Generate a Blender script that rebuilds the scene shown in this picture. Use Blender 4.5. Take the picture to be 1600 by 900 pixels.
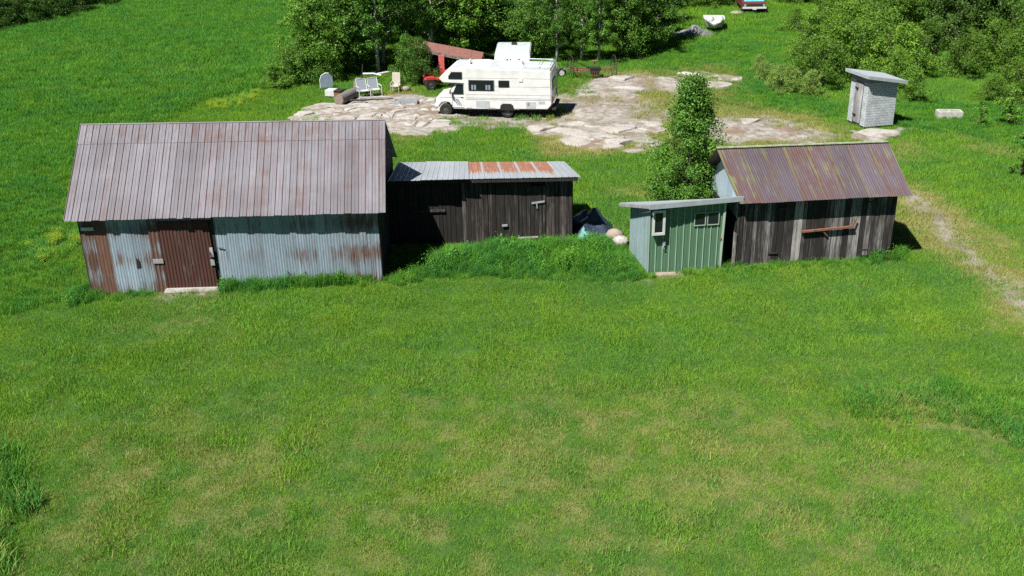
import bpy, bmesh, math, random
import numpy as np
from mathutils import Vector, Matrix

for o in list(bpy.data.objects): bpy.data.objects.remove(o)
scene = bpy.context.scene
COL = scene.collection
random.seed(5); rng = np.random.default_rng(11)

# ------------------------------------------------------------------ camera, sky, sun, exposure
CAM_H = 13.8; FOCAL = 1600.0; PITCH = math.radians(23.8); ROLL = -0.02
cam = bpy.data.cameras.new('camera'); cam.sensor_width = 36; cam.lens = 36.0
cam.clip_start = 0.1; cam.clip_end = 3000
camo = bpy.data.objects.new('camera', cam); COL.objects.link(camo)
CM = Matrix.Rotation(math.pi/2 - PITCH, 3, 'X') @ Matrix.Rotation(ROLL, 3, 'Z')
camo.matrix_world = Matrix.Translation((0, 0, CAM_H)) @ CM.to_4x4()
scene.camera = camo
scene.render.resolution_x = 1024; scene.render.resolution_y = 576

SUN = Vector((-0.47, -0.475, 1.0)).normalized()
w = bpy.data.worlds.new('World'); scene.world = w; w.use_nodes = True
nt = w.node_tree; bg = nt.nodes['Background']
sky = nt.nodes.new('ShaderNodeTexSky'); sky.sky_type = 'NISHITA'; sky.sun_disc = False; sky.altitude = 300; sky.air_density = 0.3; sky.dust_density = 0.0
sky.sun_elevation = math.asin(SUN.z); sky.sun_rotation = math.atan2(SUN.x, SUN.y)
nt.links.new(sky.outputs[0], bg.inputs[0]); bg.inputs[1].default_value = 0.05
sl = bpy.data.lights.new('sun', 'SUN'); sl.energy = 5.0; sl.angle = math.radians(0.53); sl.color = (1, 0.955, 0.88)
so = bpy.data.objects.new('sun', sl); COL.objects.link(so); so.location = (-20, -20, 60)
so.rotation_euler = SUN.to_track_quat('Z', 'Y').to_euler()
vs = scene.view_settings; vs.view_transform = 'Standard'; vs.look = 'None'; vs.exposure = 0.95; vs.gamma = 1
scene.cycles.use_denoising = False; scene.cycles.max_bounces = 6; scene.cycles.diffuse_bounces = 1; scene.cycles.sample_clamp_indirect = 4.0

# ------------------------------------------------------------------ helpers
def P(px, py, z=0.0):
    """photo pixel (1600x900) to the point where its ray meets the height z"""
    d = CM @ Vector(((px-800)/FOCAL, -(py-450)/FOCAL, -1.0))
    t = (z-CAM_H)/d.z
    return Vector((d.x*t, d.y*t, z))

def link(o): COL.objects.link(o); return o

def tag(o, label, cat, group=None):
    o['label'] = label; o['category'] = cat
    if group: o['group'] = group
    return o

def thing(name, label, cat, loc=(0, 0, 0), rz=0.0, group=None):
    o = bpy.data.objects.new(name, None); link(o)
    o.location = loc; o.rotation_euler = (0, 0, rz); o.empty_display_size = 0.3
    return tag(o, label, cat, group)

class MB:
    def __init__(s): s.v = []; s.f = []; s.uv = []; s.m = []
    def add(s, vs, fs, m=0, uvs=None):
        b = len(s.v); s.v += [tuple(p) for p in vs]
        for i, f in enumerate(fs):
            s.f.append([b+k for k in f]); s.m.append(m)
            s.uv.append(uvs[i] if uvs else [(0, 0)]*len(f))
        return s
    def box(s, a, b, m=0):
        x0, y0, z0 = a; x1, y1, z1 = b
        return s.hexa([(x0,y0,z0),(x1,y0,z0),(x1,y1,z0),(x0,y1,z0),(x0,y0,z1),(x1,y0,z1),(x1,y1,z1),(x0,y1,z1)], m)
    def hexa(s, p, m=0):
        return s.add(p, [(3,2,1,0),(4,5,6,7),(0,1,5,4),(1,2,6,5),(2,3,7,6),(3,0,4,7)], m)
    def bar(s, a, b, wd, ht, m=0):
        a = Vector(a); b = Vector(b); d = (b-a).normalized()
        up = Vector((0,0,1)) if abs(d.z) < .95 else Vector((0,1,0))
        sx = d.cross(up).normalized()*wd/2; uz = sx.cross(d).normalized()*ht/2
        return s.hexa([a-sx-uz, a+sx-uz, b+sx-uz, b-sx-uz, a-sx+uz, a+sx+uz, b+sx+uz, b-sx+uz], m)
    def prism(s, poly, off, m=0):
        """closed prism from a planar loop and an offset vector"""
        n = len(poly); off = Vector(off); q = [Vector(p) for p in poly]; q += [p+off for p in q[:n]]
        fs = [tuple(range(n-1, -1, -1)), tuple(range(n, 2*n))]
        fs += [(i, (i+1) % n, n+(i+1) % n, n+i) for i in range(n)]
        return s.add(q, fs, m)
    def tube(s, pts, rad, n=7, m=0, cap=True):
        pts = [Vector(p) for p in pts]
        if not hasattr(rad, '__len__'): rad = [rad]*len(pts)
        vs = []; ref = None
        for i, p in enumerate(pts):
            d = (pts[min(i+1, len(pts)-1)]-pts[max(i-1, 0)]).normalized()
            if ref is None: ref = d.orthogonal().normalized()
            a = (ref - d*ref.dot(d)); a = a.normalized() if a.length > 1e-6 else d.orthogonal().normalized()
            ref = a; b = d.cross(a)
            for k in range(n):
                t = 2*math.pi*k/n; vs.append(p+(a*math.cos(t)+b*math.sin(t))*rad[i])
        fs = [(i*n+k, i*n+(k+1) % n, (i+1)*n+(k+1) % n, (i+1)*n+k) for i in range(len(pts)-1) for k in range(n)]
        if cap: fs += [tuple(range(n-1, -1, -1)), tuple(range((len(pts)-1)*n, len(pts)*n))]
        return s.add(vs, fs, m)
    def ring(s, c, axis, R, r, n=28, k=6, m=0, arc=2*math.pi, a0=0):
        axis = Vector(axis).normalized(); u = axis.orthogonal().normalized(); v = axis.cross(u); c = Vector(c)
        cnt = n+1
        pts = [c+(u*math.cos(a0+arc*i/n)+v*math.sin(a0+arc*i/n))*R for i in range(cnt)]
        return s.tube(pts, r, k, m, cap=False)
    def lathe(s, c, axis, prof, n=20, m=0):
        """prof: list of (distance along axis, radius)"""
        axis = Vector(axis).normalized(); u = axis.orthogonal().normalized(); v = axis.cross(u); c = Vector(c)
        vs = [c+axis*h+(u*math.cos(2*math.pi*k/n)+v*math.sin(2*math.pi*k/n))*r for h, r in prof for k in range(n)]
        fs = [(i*n+k, i*n+(k+1) % n, (i+1)*n+(k+1) % n, (i+1)*n+k) for i in range(len(prof)-1) for k in range(n)]
        fs += [tuple(range(n-1, -1, -1)), tuple(range((len(prof)-1)*n, len(prof)*n))]
        return s.add(vs, fs, m)
    def mesh(s, name, mats, smooth=False, off=None, bevel=0, seg=2):
        me = bpy.data.meshes.new(name)
        vs = s.v if off is None else [(p[0]-off[0], p[1]-off[1], p[2]-off[2]) for p in s.v]
        me.from_pydata(vs, [], s.f)
        uv = me.uv_layers.new(name='UVMap'); flat = [c for f in s.uv for p in f for c in p]
        uv.data.foreach_set('uv', flat)
        me.polygons.foreach_set('material_index', s.m)
        if not isinstance(mats, (list, tuple)): mats = [mats]
        for mt in mats: me.materials.append(mt)
        bm = bmesh.new(); bm.from_mesh(me)
        bmesh.ops.recalc_face_normals(bm, faces=bm.faces)
        if bevel:
            es = [e for e in bm.edges if e.is_manifold and e.calc_face_angle(0) > 0.5]
            bmesh.ops.bevel(bm, geom=es, offset=bevel, segments=seg, affect='EDGES', clamp_overlap=True)
        bm.to_mesh(me); bm.free()
        if smooth or bevel:
            me.polygons.foreach_set('use_smooth', [True]*len(me.polygons))
            if bevel or smooth == 'angle': me.set_sharp_from_angle(angle=math.radians(40))
        me.update(); return me
    def build(s, name, mats, parent=None, col=None, smooth=False, world=False, bevel=0, seg=2):
        off = None
        if world and parent is not None:
            r = parent
            while r.parent: r = r.parent
            off = r.location
        o = bpy.data.objects.new(name, s.mesh(name, mats, smooth, off, bevel, seg)); link(o)
        if parent is not None: o.parent = parent
        if col is not None: o.color = (*col, 1.0) if len(col) == 3 else col
        return o

def lerp(a, b, t): return a+(b-a)*t
def sstep(a, b, x):
    t = np.clip((x-a)/(b-a), 0, 1); return t*t*(3-2*t)

_lat = rng.random((256, 256))
def vnoise(x, y, s):
    x = np.asarray(x, float)/s+100.3; y = np.asarray(y, float)/s+57.7
    xi = np.floor(x).astype(int); yi = np.floor(y).astype(int); fx = x-xi; fy = y-yi
    fx = fx*fx*(3-2*fx); fy = fy*fy*(3-2*fy)
    g = lambda a, b: _lat[a & 255, b & 255]
    return (g(xi,yi)*(1-fx)+g(xi+1,yi)*fx)*(1-fy)+(g(xi,yi+1)*(1-fx)+g(xi+1,yi+1)*fx)*fy
def fbm(x, y, s, o=4):
    r = 0; a = .5; t = 0
    for _ in range(o): r = r+a*vnoise(x, y, s); t += a; a *= .5; s *= .47; x = np.asarray(x)+13.1; y = np.asarray(y)-7.7
    return r/t

def poly_sd(x, y, poly):
    """signed distance, positive inside"""
    x = np.asarray(x, float); y = np.asarray(y, float)
    d = np.full(x.shape, 1e9); ins = np.zeros(x.shape, bool); n = len(poly)
    for i in range(n):
        ax, ay = poly[i]; bx, by = poly[(i+1) % n]
        ex, ey = bx-ax, by-ay
        t = np.clip(((x-ax)*ex+(y-ay)*ey)/(ex*ex+ey*ey+1e-9), 0, 1)
        d = np.minimum(d, (x-ax-t*ex)**2+(y-ay-t*ey)**2)
        c = (ay > y) != (by > y)
        ins ^= c & (x < (bx-ax)*(y-ay)/((by-ay) if abs(by-ay) > 1e-9 else 1e-9)+ax)
    d = np.sqrt(d); return np.where(ins, d, -d)
def G(pts): return [tuple(P(*p)[:2]) for p in pts]

# ------------------------------------------------------------------ materials
def newmat(name):
    m = bpy.data.materials.new(name); m.use_nodes = True
    nt = m.node_tree; nt.nodes.clear()
    out = nt.nodes.new('ShaderNodeOutputMaterial'); b = nt.nodes.new('ShaderNodeBsdfPrincipled')
    nt.links.new(b.outputs[0], out.inputs[0]); b.inputs['Roughness'].default_value = .8
    return m, nt, b, out
class N:
    """tiny node helper"""
    def __init__(s, nt): s.nt = nt
    def n(s, t, **k):
        o = s.nt.nodes.new('ShaderNode'+t)
        for a, b in k.items(): setattr(o, a, b)
        return o
    def L(s, a, b): s.nt.links.new(a, b)
    def noise(s, vec, scale, detail=4, rough=.55, dist=0):
        o = s.n('TexNoise'); o.inputs['Scale'].default_value = scale; o.inputs['Detail'].default_value = detail
        o.inputs['Roughness'].default_value = rough; o.inputs['Distortion'].default_value = dist
        if vec is not None: s.L(vec, o.inputs['Vector'])
        return o.outputs['Fac']
    def mapping(s, vec, scale, loc=None):
        o = s.n('Mapping'); o.inputs['Scale'].default_value = scale
        if loc is not None:
            if isinstance(loc, (tuple, list)): o.inputs['Location'].default_value = loc
            else: s.L(loc, o.inputs['Location'])
        s.L(vec, o.inputs['Vector']); return o.outputs[0]
    def rng(s, v, a, b, c=0., d=1., smooth=False):
        o = s.n('MapRange'); 
        if smooth: o.interpolation_type = 'SMOOTHSTEP'
        for i, q in enumerate((a, b, c, d)):
            if isinstance(q, (int, float)): o.inputs[i+1].default_value = q
            else: s.L(q, o.inputs[i+1])
        s.L(v, o.inputs[0]); return o.outputs[0]
    def math(s, op, a, b=None, c=None):
        o = s.n('Math', operation=op)
        for i, q in enumerate((a, b, c)):
            if q is None: continue
            if isinstance(q, (int, float)): o.inputs[i].default_value = q
            else: s.L(q, o.inputs[i])
        return o.outputs[0]
    def mix(s, f, a, b, mode='MIX'):
        o = s.n('Mix', data_type='RGBA', blend_type=mode)
        for i, q in ((0, f), (6, a), (7, b)):
            if isinstance(q, (int, float)): o.inputs[i].default_value = q
            elif isinstance(q, tuple): o.inputs[i].default_value = (*q, 1) if len(q) == 3 else q
            else: s.L(q, o.inputs[i])
        return o.outputs[2]
    def ramp(s, f, stops):
        o = s.n('ValToRGB'); e = o.color_ramp.elements
        while len(e) < len(stops): e.new(.5)
        for k, (p, c) in zip(e, stops): k.position = p; k.color = (*c, 1)
        s.L(f, o.inputs[0]); return o.outputs[0]
    def bump(s, h, b, st=.4, d=.02):
        o = s.n('Bump'); o.inputs['Strength'].default_value = st; o.inputs['Distance'].default_value = d
        s.L(h, o.inputs['Height']); s.L(o.outputs[0], b.inputs['Normal'])
    def objcol(s):
        oi = s.n('ObjectInfo'); sp = s.n('SeparateColor'); s.L(oi.outputs['Color'], sp.inputs[0])
        return sp.outputs[0], sp.outputs[1], sp.outputs[2], oi.outputs['Random'], oi.outputs['Color']
    def obj(s): return s.n('TexCoord').outputs['Object']
    def uv(s):
        t = s.n('TexCoord'); sp = s.n('SeparateXYZ'); s.L(t.outputs['UV'], sp.inputs[0]); return sp.outputs[0], sp.outputs[1]
    def pos(s): return s.n('NewGeometry').outputs['Position']

def plain(name, col, rough=.6, metal=0., var=.12, scale=6.0, bump=0., dirt=None):
    m, nt, b, _ = newmat(name); h = N(nt)
    f = h.noise(h.obj(), scale, 5)
    c2 = tuple(max(0, x*(1-2*var)) for x in col) if dirt is None else dirt
    c = h.mix(h.rng(f, .35, .75), tuple(min(1, x*(1+var*.5)) for x in col), c2)
    h.L(c, b.inputs['Base Color']); b.inputs['Roughness'].default_value = rough; b.inputs['Metallic'].default_value = metal
    if bump: h.bump(h.noise(h.obj(), scale*4, 4), b, bump, .02)
    return m

def mat_wood(name, dark, light, lightness=.0):
    """weathered boards: object colour G = how pale and bleached the board is"""
    m, nt, b, _ = newmat(name); h = N(nt)
    r, g, bl, rnd, _c = h.objcol(); o = h.obj()
    cx = h.n('CombineXYZ'); h.L(h.math('MULTIPLY', rnd, 37.0), cx.inputs[0]); h.L(h.math('MULTIPLY', rnd, 91.0), cx.inputs[2])
    st = h.noise(h.mapping(o, (26, 26, 1.1), cx.outputs[0]), 1.0, 6, .65)
    bl2 = h.noise(h.mapping(o, (3, 3, 1.6), cx.outputs[0]), 1.0, 4)
    fine = h.noise(h.mapping(o, (90, 90, 3), cx.outputs[0]), 1.0, 3)
    t = h.math('ADD', h.math('MULTIPLY', h.rng(st, .35, .7), .42), h.math('MULTIPLY', h.rng(bl2, .4, .75), .32))
    t = h.math('ADD', t, h.math('SUBTRACT', h.math('MULTIPLY', g, 1.1), .30+lightness))
    pale = h.noise(h.mapping(o, (55, 55, .7), cx.outputs[0]), 1.0, 5, .7)
    t = h.math('ADD', t, h.math('MULTIPLY', h.rng(pale, .5, .7), .6))
    c = h.ramp(t, [(0, tuple(x*.4 for x in dark)), (.35, dark), (.72, tuple((p*.65+q*.35) for p, q in zip(dark, light))), (1, light)])
    c = h.mix(h.math('MULTIPLY', h.rng(fine, .5, .75), .55), c, tuple(x*.35 for x in dark))
    h.L(c, b.inputs['Base Color']); b.inputs['Roughness'].default_value = .92
    h.bump(st, b, .5, .01); return m

def mat_metal_sheet(name, base, base2, rust=(.105, .04, .024), rust2=(.2, .085, .035), mode='wall', metal=.35, rough=.55, bands=True, stx=14):
    """old sheet metal; object colour R = rust, G = brightness, B = lichen"""
    m, nt, b, _ = newmat(name); h = N(nt)
    r, g, bl, rnd, _c = h.objcol(); o = h.obj(); u, v = h.uv()
    cx = h.n('CombineXYZ'); h.L(h.math('MULTIPLY', rnd, 53.0), cx.inputs[0]); h.L(h.math('MULTIPLY', rnd, 17.0), cx.inputs[1])
    uvv = h.n('CombineXYZ'); h.L(u, uvv.inputs[0]); h.L(v, uvv.inputs[1])
    stv = h.n('VectorMath', operation='ADD'); h.L(h.mapping(uvv.outputs[0], (stx, 1.6, 1)), stv.inputs[0]); h.L(cx.outputs[0], stv.inputs[1])
    st = h.noise(stv.outputs[0], 1.0, 6, .65)
    blv = h.n('VectorMath', operation='ADD'); h.L(h.mapping(uvv.outputs[0], (3.2, 4.5, 1)), blv.inputs[0]); h.L(cx.outputs[0], blv.inputs[1])
    bl1 = h.noise(blv.outputs[0], 1.0, 5, .6)
    big = h.noise(o, .45, 4)
    fine = h.noise(h.mapping(o, (30, 30, 5)), 1.0, 4)
    c = h.mix(h.rng(big, .35, .7), base, base2)
    c = h.mix(h.math('MULTIPLY', h.rng(st, .4, .75), .55), c, tuple(x*.55 for x in base2))
    if mode == 'roof':
        bl1 = h.noise(h.mapping(o, (.9, .9, 1.3)), 1.0, 6, .65)
    if mode == 'wall':
        w1 = h.math('SINE', h.math('MULTIPLY_ADD', v, 17.0, .4))
        lines = h.noise(h.mapping(stv.outputs[0], (3.0, .5, 1)), 1.0, 3, .6)
        k = h.math('ADD', h.math('MULTIPLY', h.math('ADD', st, h.math('MULTIPLY_ADD', lines, 1.1, -.55)), .62), h.math('MULTIPLY', bl1, .5))
        if bands: k = h.math('ADD', k, h.math('MULTIPLY', w1, .085))
        k = h.math('ADD', k, h.math('MULTIPLY_ADD', r, .62, -.30))
        f = h.rng(k, .50, .68)
    elif mode == 'roof':
        k = h.math('ADD', h.math('MULTIPLY', st, .42), h.math('MULTIPLY', bl1, .6))
        k = h.math('ADD', k, h.math('MULTIPLY_ADD', r, .7, -.36))
        k = h.math('ADD', k, h.math('MULTIPLY', h.rng(u, .16, .10), .16))
        f = h.rng(k, .48, .72)
    else:  # sheets rusted in their upper two thirds, bare along the laps
        e = h.math('MULTIPLY', h.rng(u, .05, .13), h.rng(u, .97, .90))
        vv = h.math('ADD', v, h.math('MULTIPLY_ADD', st, 1.1, -.28))
        f = h.math('MULTIPLY', h.math('MULTIPLY', e, h.rng(vv, .52, .68)), r)
        f = h.math('MULTIPLY', f, h.rng(h.math('ADD', st, h.math('MULTIPLY', bl1, .6)), .5, .75))
    rc = h.mix(h.rng(h.noise(stv.outputs[0], 2.3, 5), .35, .7), rust, rust2)
    c = h.mix(f, c, rc)
    if mode == 'wall': c = h.mix(h.math('MULTIPLY', h.rng(u, .03, .015), .8), c, (.03, .03, .035))
    lm = h.math('ADD', h.noise(stv.outputs[0], .8, 4, .6), h.math('MULTIPLY', h.rng(u, .22, .03), .16))
    lic = h.math('MULTIPLY', h.rng(h.math('ADD', lm, h.math('MULTIPLY_ADD', h.noise(o, 1.7, 4, .6), .5, -.25)), .56, .68), bl)
    c = h.mix(h.math('MULTIPLY', lic, .8), c, (.15, .175, .075))
    c = h.mix(h.math('MULTIPLY', h.rng(fine, .5, .72), .25), c, (.02, .018, .018))
    gg = h.n('Mix', data_type='RGBA', blend_type='MULTIPLY'); gg.inputs[0].default_value = 1
    h.L(c, gg.inputs[6]); cc = h.n('CombineColor'); [h.L(g, cc.inputs[i]) for i in range(3)]; h.L(cc.outputs[0], gg.inputs[7])
    h.L(gg.outputs[2], b.inputs['Base Color'])
    h.L(h.math('MULTIPLY', h.math('SUBTRACT', 1.0, f), metal), b.inputs['Metallic'])
    h.L(h.rng(f, 0, 1, rough, .9), b.inputs['Roughness'])
    h.bump(h.math('ADD', bl1, fine), b, .18, .02); return m

M = {}
M['barn_roof'] = mat_metal_sheet('mat_barn_roof', (.19, .19, .222), (.118, .108, .126), (.11, .066, .064), (.15, .082, .07), 'roof', .1, .65, stx=4)
M['barn_wall'] = mat_metal_sheet('mat_barn_wall', (.33, .42, .50), (.235, .30, .36), (.075, .031, .022), (.165, .095, .062), 'wall', .15, .6)
M['barn_door'] = mat_metal_sheet('mat_barn_door', (.22, .2, .17), (.15, .13, .11), (.05, .015, .0125), (.085, .032, .02), 'wall', .1, .8, False)
M['lean_roof'] = mat_metal_sheet('mat_lean_roof', (.42, .46, .50), (.34, .39, .43), (.2, .075, .042), (.29, .13, .07), 'lap', .3, .5)
M['shed_roof'] = mat_metal_sheet('mat_shed_roof', (.098, .08, .105), (.068, .049, .06), (.075, .03, .03), (.105, .055, .038), 'roof', .05, .8)
M['gable_sheet'] = mat_metal_sheet('mat_gable_sheet', (.46, .58, .66), (.38, .48, .56), mode='roof', metal=.25, rough=.5)
M['pale_sheet'] = mat_metal_sheet('mat_pale_sheet', (.30, .41, .43), (.23, .32, .34), mode='roof', metal=.15, rough=.55)
M['wood_dark'] = mat_wood('mat_wood_dark', (.022, .018, .016), (.22, .19, .17), .14)
M['wood_grey'] = mat_wood('mat_wood_grey', (.03, .026, .024), (.36, .34, .33), .10)
M['wood_pale'] = mat_wood('mat_wood_pale', (.16, .16, .17), (.5, .5, .52), -.1)
M['lichen'] = plain('mat_lichen', (.25, .30, .17), .9, 0, .2, 6, .2, (.13, .11, .12))
M['black'] = plain('mat_black', (.012, .012, .013), .8)
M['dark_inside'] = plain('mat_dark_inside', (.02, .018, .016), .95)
M['iron_rust'] = plain('mat_iron_rust', (.20, .085, .05), .9, .0, .2, 9, .3, (.10, .045, .032))
M['iron_dark'] = plain('mat_iron_dark', (.035, .032, .03), .7, .3, .2, 9, .2)
M['galv'] = plain('mat_galv', (.46, .5, .54), .45, .5, .15, 8)
M['white_paint'] = plain('mat_white_paint', (.54, .55, .55), .5, 0, .08, 3, .05)
M['fascia'] = plain('mat_fascia', (.29, .335, .36), .7, 0, .2, 5, .1, (.25, .28, .3))
M['concrete'] = plain('mat_concrete', (.42, .41, .39), .95, 0, .16, 5, .4)
M['granite'] = None
m, nt, b, _ = newmat('mat_granite'); h = N(nt); o = h.obj(); rnd = h.objcol()[3]
c = h.mix(h.rng(h.noise(o, 1.6, 5, .6), .3, .7), (.44, .43, .415), (.31, .30, .285))
c = h.mix(h.math('MULTIPLY', h.rng(h.noise(o, 7, 5, .65), .48, .7), .6), c, (.20, .165, .14))
c = h.mix(h.math('MULTIPLY', h.rng(h.noise(o, .8, 5, .6), .52, .62), .7), c, (.15, .115, .08))
c = h.mix(h.math('MULTIPLY', h.rng(h.noise(o, 30, 3, .6), .5, .7), .3), c, (.12, .10, .09))
c = h.mix(h.rng(rnd, 0, 1, 0, .35), c, (.26, .225, .20))
h.L(c, b.inputs['Base Color']); b.inputs['Roughness'].default_value = .95; b.inputs['Specular IOR Level'].default_value = .2
h.bump(h.noise(o, 9, 5, .65), b, .8, .04); M['granite'] = m
M['boulder'] = plain('mat_boulder', (.27, .22, .185), .92, 0, .18, 3, .8, (.15, .125, .105))
M['rv_white'] = plain('mat_rv_white', (.68, .685, .68), .35, 0, .10, 2.2)
M['rv_roof'] = plain('mat_rv_roof', (.40, .44, .46), .6, 0, .08, 2.5, .05)
M['rv_trim'] = plain('mat_rv_trim', (.36, .33, .28), .5)
M['rv_blue'] = plain('mat_rv_blue', (.10, .14, .24), .45)
M['rv_grey'] = plain('mat_rv_grey', (.22, .22, .22), .6)
M['aluminium'] = plain('mat_aluminium', (.45, .50, .515), .45, .15, .12, 3, .05)
M['tyre'] = plain('mat_tyre', (.018, .018, .019), .85, 0, .2, 12)
M['rim'] = plain('mat_rim', (.09, .085, .08), .6, .3)
M['rim_white'] = plain('mat_rim_white', (.7, .7, .68), .5)
M['red'] = plain('mat_red', (.5, .04, .035), .55, 0, .18, 7, 0, (.2, .03, .028))
M['red_board'] = plain('mat_red_board', (.62, .12, .11), .8, 0, .15, 9, .1, (.42, .07, .065))
M['brown_roof'] = plain('mat_brown_roof', (.18, .082, .064), .85, 0, .14, 3, .05, (.13, .058, .047))
M['tarp_dark'] = plain('mat_tarp_dark', (.03, .045, .075), .45, 0, .3, 3)
M['tarp_teal'] = plain('mat_tarp_teal', (.16, .42, .40), .5, 0, .2, 6)
M['tarp_grey'] = plain('mat_tarp_grey', (.16, .17, .18), .6, 0, .25, 3)
M['tarp_blue'] = plain('mat_tarp_blue', (.10, .40, .66), .5, 0, .15, 4)
M['canvas_white'] = plain('mat_canvas_white', (.44, .46, .45), .6, 0, .12, 5, .1)
M['canvas_grey'] = plain('mat_canvas_grey', (.22, .25, .30), .85, 0, .1, 20)
M['plastic_beige'] = plain('mat_plastic_beige', (.45, .42, .36), .5, 0, .08, 6)
M['board_blue'] = plain('mat_board_blue', (.22, .29, .36), .7, 0, .15, 4)
M['log_bark'] = plain('mat_log_bark', (.16, .15, .145), .95, 0, .25, 9, .6)
M['log_end'] = plain('mat_log_end', (.24, .18, .14), .95, 0, .25, 12, .4)
M['box_brown'] = plain('mat_box_brown', (.22, .09, .04), .8)
M['truck_red'] = plain('mat_truck_red', (.13, .035, .035), .4, 0, .15, 4)
M['brick_white'] = plain('mat_brick_white', (.42, .46, .485), .85, 0, .17, 3, .2)
M['mortar'] = plain('mat_mortar', (.22, .24, .26), .95)
M['bark'] = plain('mat_bark', (.05, .042, .034), .95, 0, .25, 8, .5)
M['birch_bark'] = plain('mat_birch_bark', (.42, .40, .36), .85, 0, .25, 5, .3)

m, nt, b, _ = newmat('mat_glass'); b.inputs['Base Color'].default_value = (.012, .015, .02, 1); b.inputs['Roughness'].default_value = .08
b.inputs['Specular IOR Level'].default_value = .6; M['glass'] = m
m, nt, b, _ = newmat('mat_green_panel'); h = N(nt); u, v = h.uv()
rib = h.math('MULTIPLY', h.rng(u, .16, .13), h.rng(h.noise(h.mapping(h.obj(), (40, 40, 1.2)), 1.0, 4), .3, .6, .45, 1))
c = h.mix(h.rng(h.noise(h.mapping(h.obj(), (9, 9, .8)), 1.0, 5), .35, .7), (.09, .19, .115), (.07, .145, .088))
h.L(h.mix(rib, c, (.33, .42, .33)), b.inputs['Base Color']); b.inputs['Roughness'].default_value = .5; M['green_panel'] = m

def leaf_mat(name, c1, c2, trans=.38):
    """leaf colour: object colour tints, every leaf its own tone"""
    m = bpy.data.materials.new(name); m.use_nodes = True; nt = m.node_tree; nt.nodes.clear(); h = N(nt)
    out = h.n('ShaderNodeOutputMaterial'[10:]); g = h.n('NewGeometry'); r, gr, bl, rnd, colr = h.objcol()
    c = h.mix(g.outputs['Random Per Island'], c1, c2)
    c = h.mix(h.math('MULTIPLY', h.rng(h.noise(h.pos(), .9, 3), .4, .7), .5), c, tuple(x*.6 for x in c1))
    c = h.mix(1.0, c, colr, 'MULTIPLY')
    d = h.n('BsdfDiffuse'); t = h.n('BsdfTranslucent'); gl = h.n('BsdfGlossy'); gl.inputs['Roughness'].default_value = .45
    h.L(c, d.inputs[0]); h.L(h.mix(1.0, c, (1.0, 1.15, .55), 'MULTIPLY'), t.inputs[0])
    gl.inputs[0].default_value = (.8, .85, .8, 1)
    a = h.n('MixShader'); a.inputs[0].default_value = trans; h.L(d.outputs[0], a.inputs[1]); h.L(t.outputs[0], a.inputs[2])
    e = h.n('MixShader'); e.inputs[0].default_value = .015; h.L(a.outputs[0], e.inputs[1]); h.L(gl.outputs[0], e.inputs[2])
    h.L(e.outputs[0], out.inputs[0]); return m
M['leaf'] = leaf_mat('mat_leaf', (.08, .185, .027), (.18, .325, .054))

def grass_mat(name, deep, fresh, dry, trans=.35):
    """blade colour from the clump's own dryness"""
    m = bpy.data.materials.new(name); m.use_nodes = True; nt = m.node_tree; nt.nodes.clear(); h = N(nt)
    out = h.n('OutputMaterial'); g = h.n('NewGeometry')
    at = h.n('Attribute', attribute_type='INSTANCER', attribute_name='dry')
    av = h.n('Attribute', attribute_type='INSTANCER', attribute_name='tone')
    c = h.mix(av.outputs['Fac'], deep, fresh)
    ri = g.outputs['Random Per Island']
    hv = h.n('Attribute', attribute_type='INSTANCER', attribute_name='hue')
    c = h.mix(h.rng(hv.outputs['Fac'], .55, 1.0, 0, .75), c, tuple((deep[0]*.7, deep[1]*1.05, deep[2]*2.6)))
    c = h.mix(h.rng(hv.outputs['Fac'], .3, .0, 0, .55), c, tuple((fresh[0]*1.5, fresh[1]*1.02, fresh[2]*.8)))
    c = h.mix(h.math('MULTIPLY', ri, .35), c, tuple(x*1.35 for x in fresh))
    f = h.rng(h.math('SUBTRACT', at.outputs['Fac'], h.math('MULTIPLY', ri, .55)), .0, .35)
    c = h.mix(f, c, dry)
    d = h.n('BsdfDiffuse'); t = h.n('BsdfTranslucent')
    h.L(c, d.inputs[0]); h.L(h.mix(1.0, c, (1.0, 1.1, .6), 'MULTIPLY'), t.inputs[0])
    a = h.n('MixShader'); a.inputs[0].default_value = trans; h.L(d.outputs[0], a.inputs[1]); h.L(t.outputs[0], a.inputs[2])
    h.L(a.outputs[0], out.inputs[0]); return m
M['lawn'] = grass_mat('mat_lawn', (.068, .205, .024), (.19, .37, .04), (.34, .345, .12))
M['meadow'] = grass_mat('mat_meadow', (.052, .185, .026), (.125, .31, .04), (.28, .32, .09))
M['weed'] = grass_mat('mat_weed', (.05, .175, .024), (.13, .31, .042), (.40, .43, .035))

# ------------------------------------------------------------------ terrain fields
def gz(x, y):
    x = np.asarray(x, float); y = np.asarray(y, float)
    z = -.20*sstep(-6, -17, x)-.35*sstep(-17, -40, x)
    z = z+.05*(fbm(x, y, 6.0, 3)-.5)
    return z
def gzf(x, y): return float(gz(np.array([x]), np.array([y]))[0])
def PG(px, py):
    p = P(px, py, 0)
    for _ in range(3): p = P(px, py, gzf(p.x, p.y))
    return p

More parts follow.
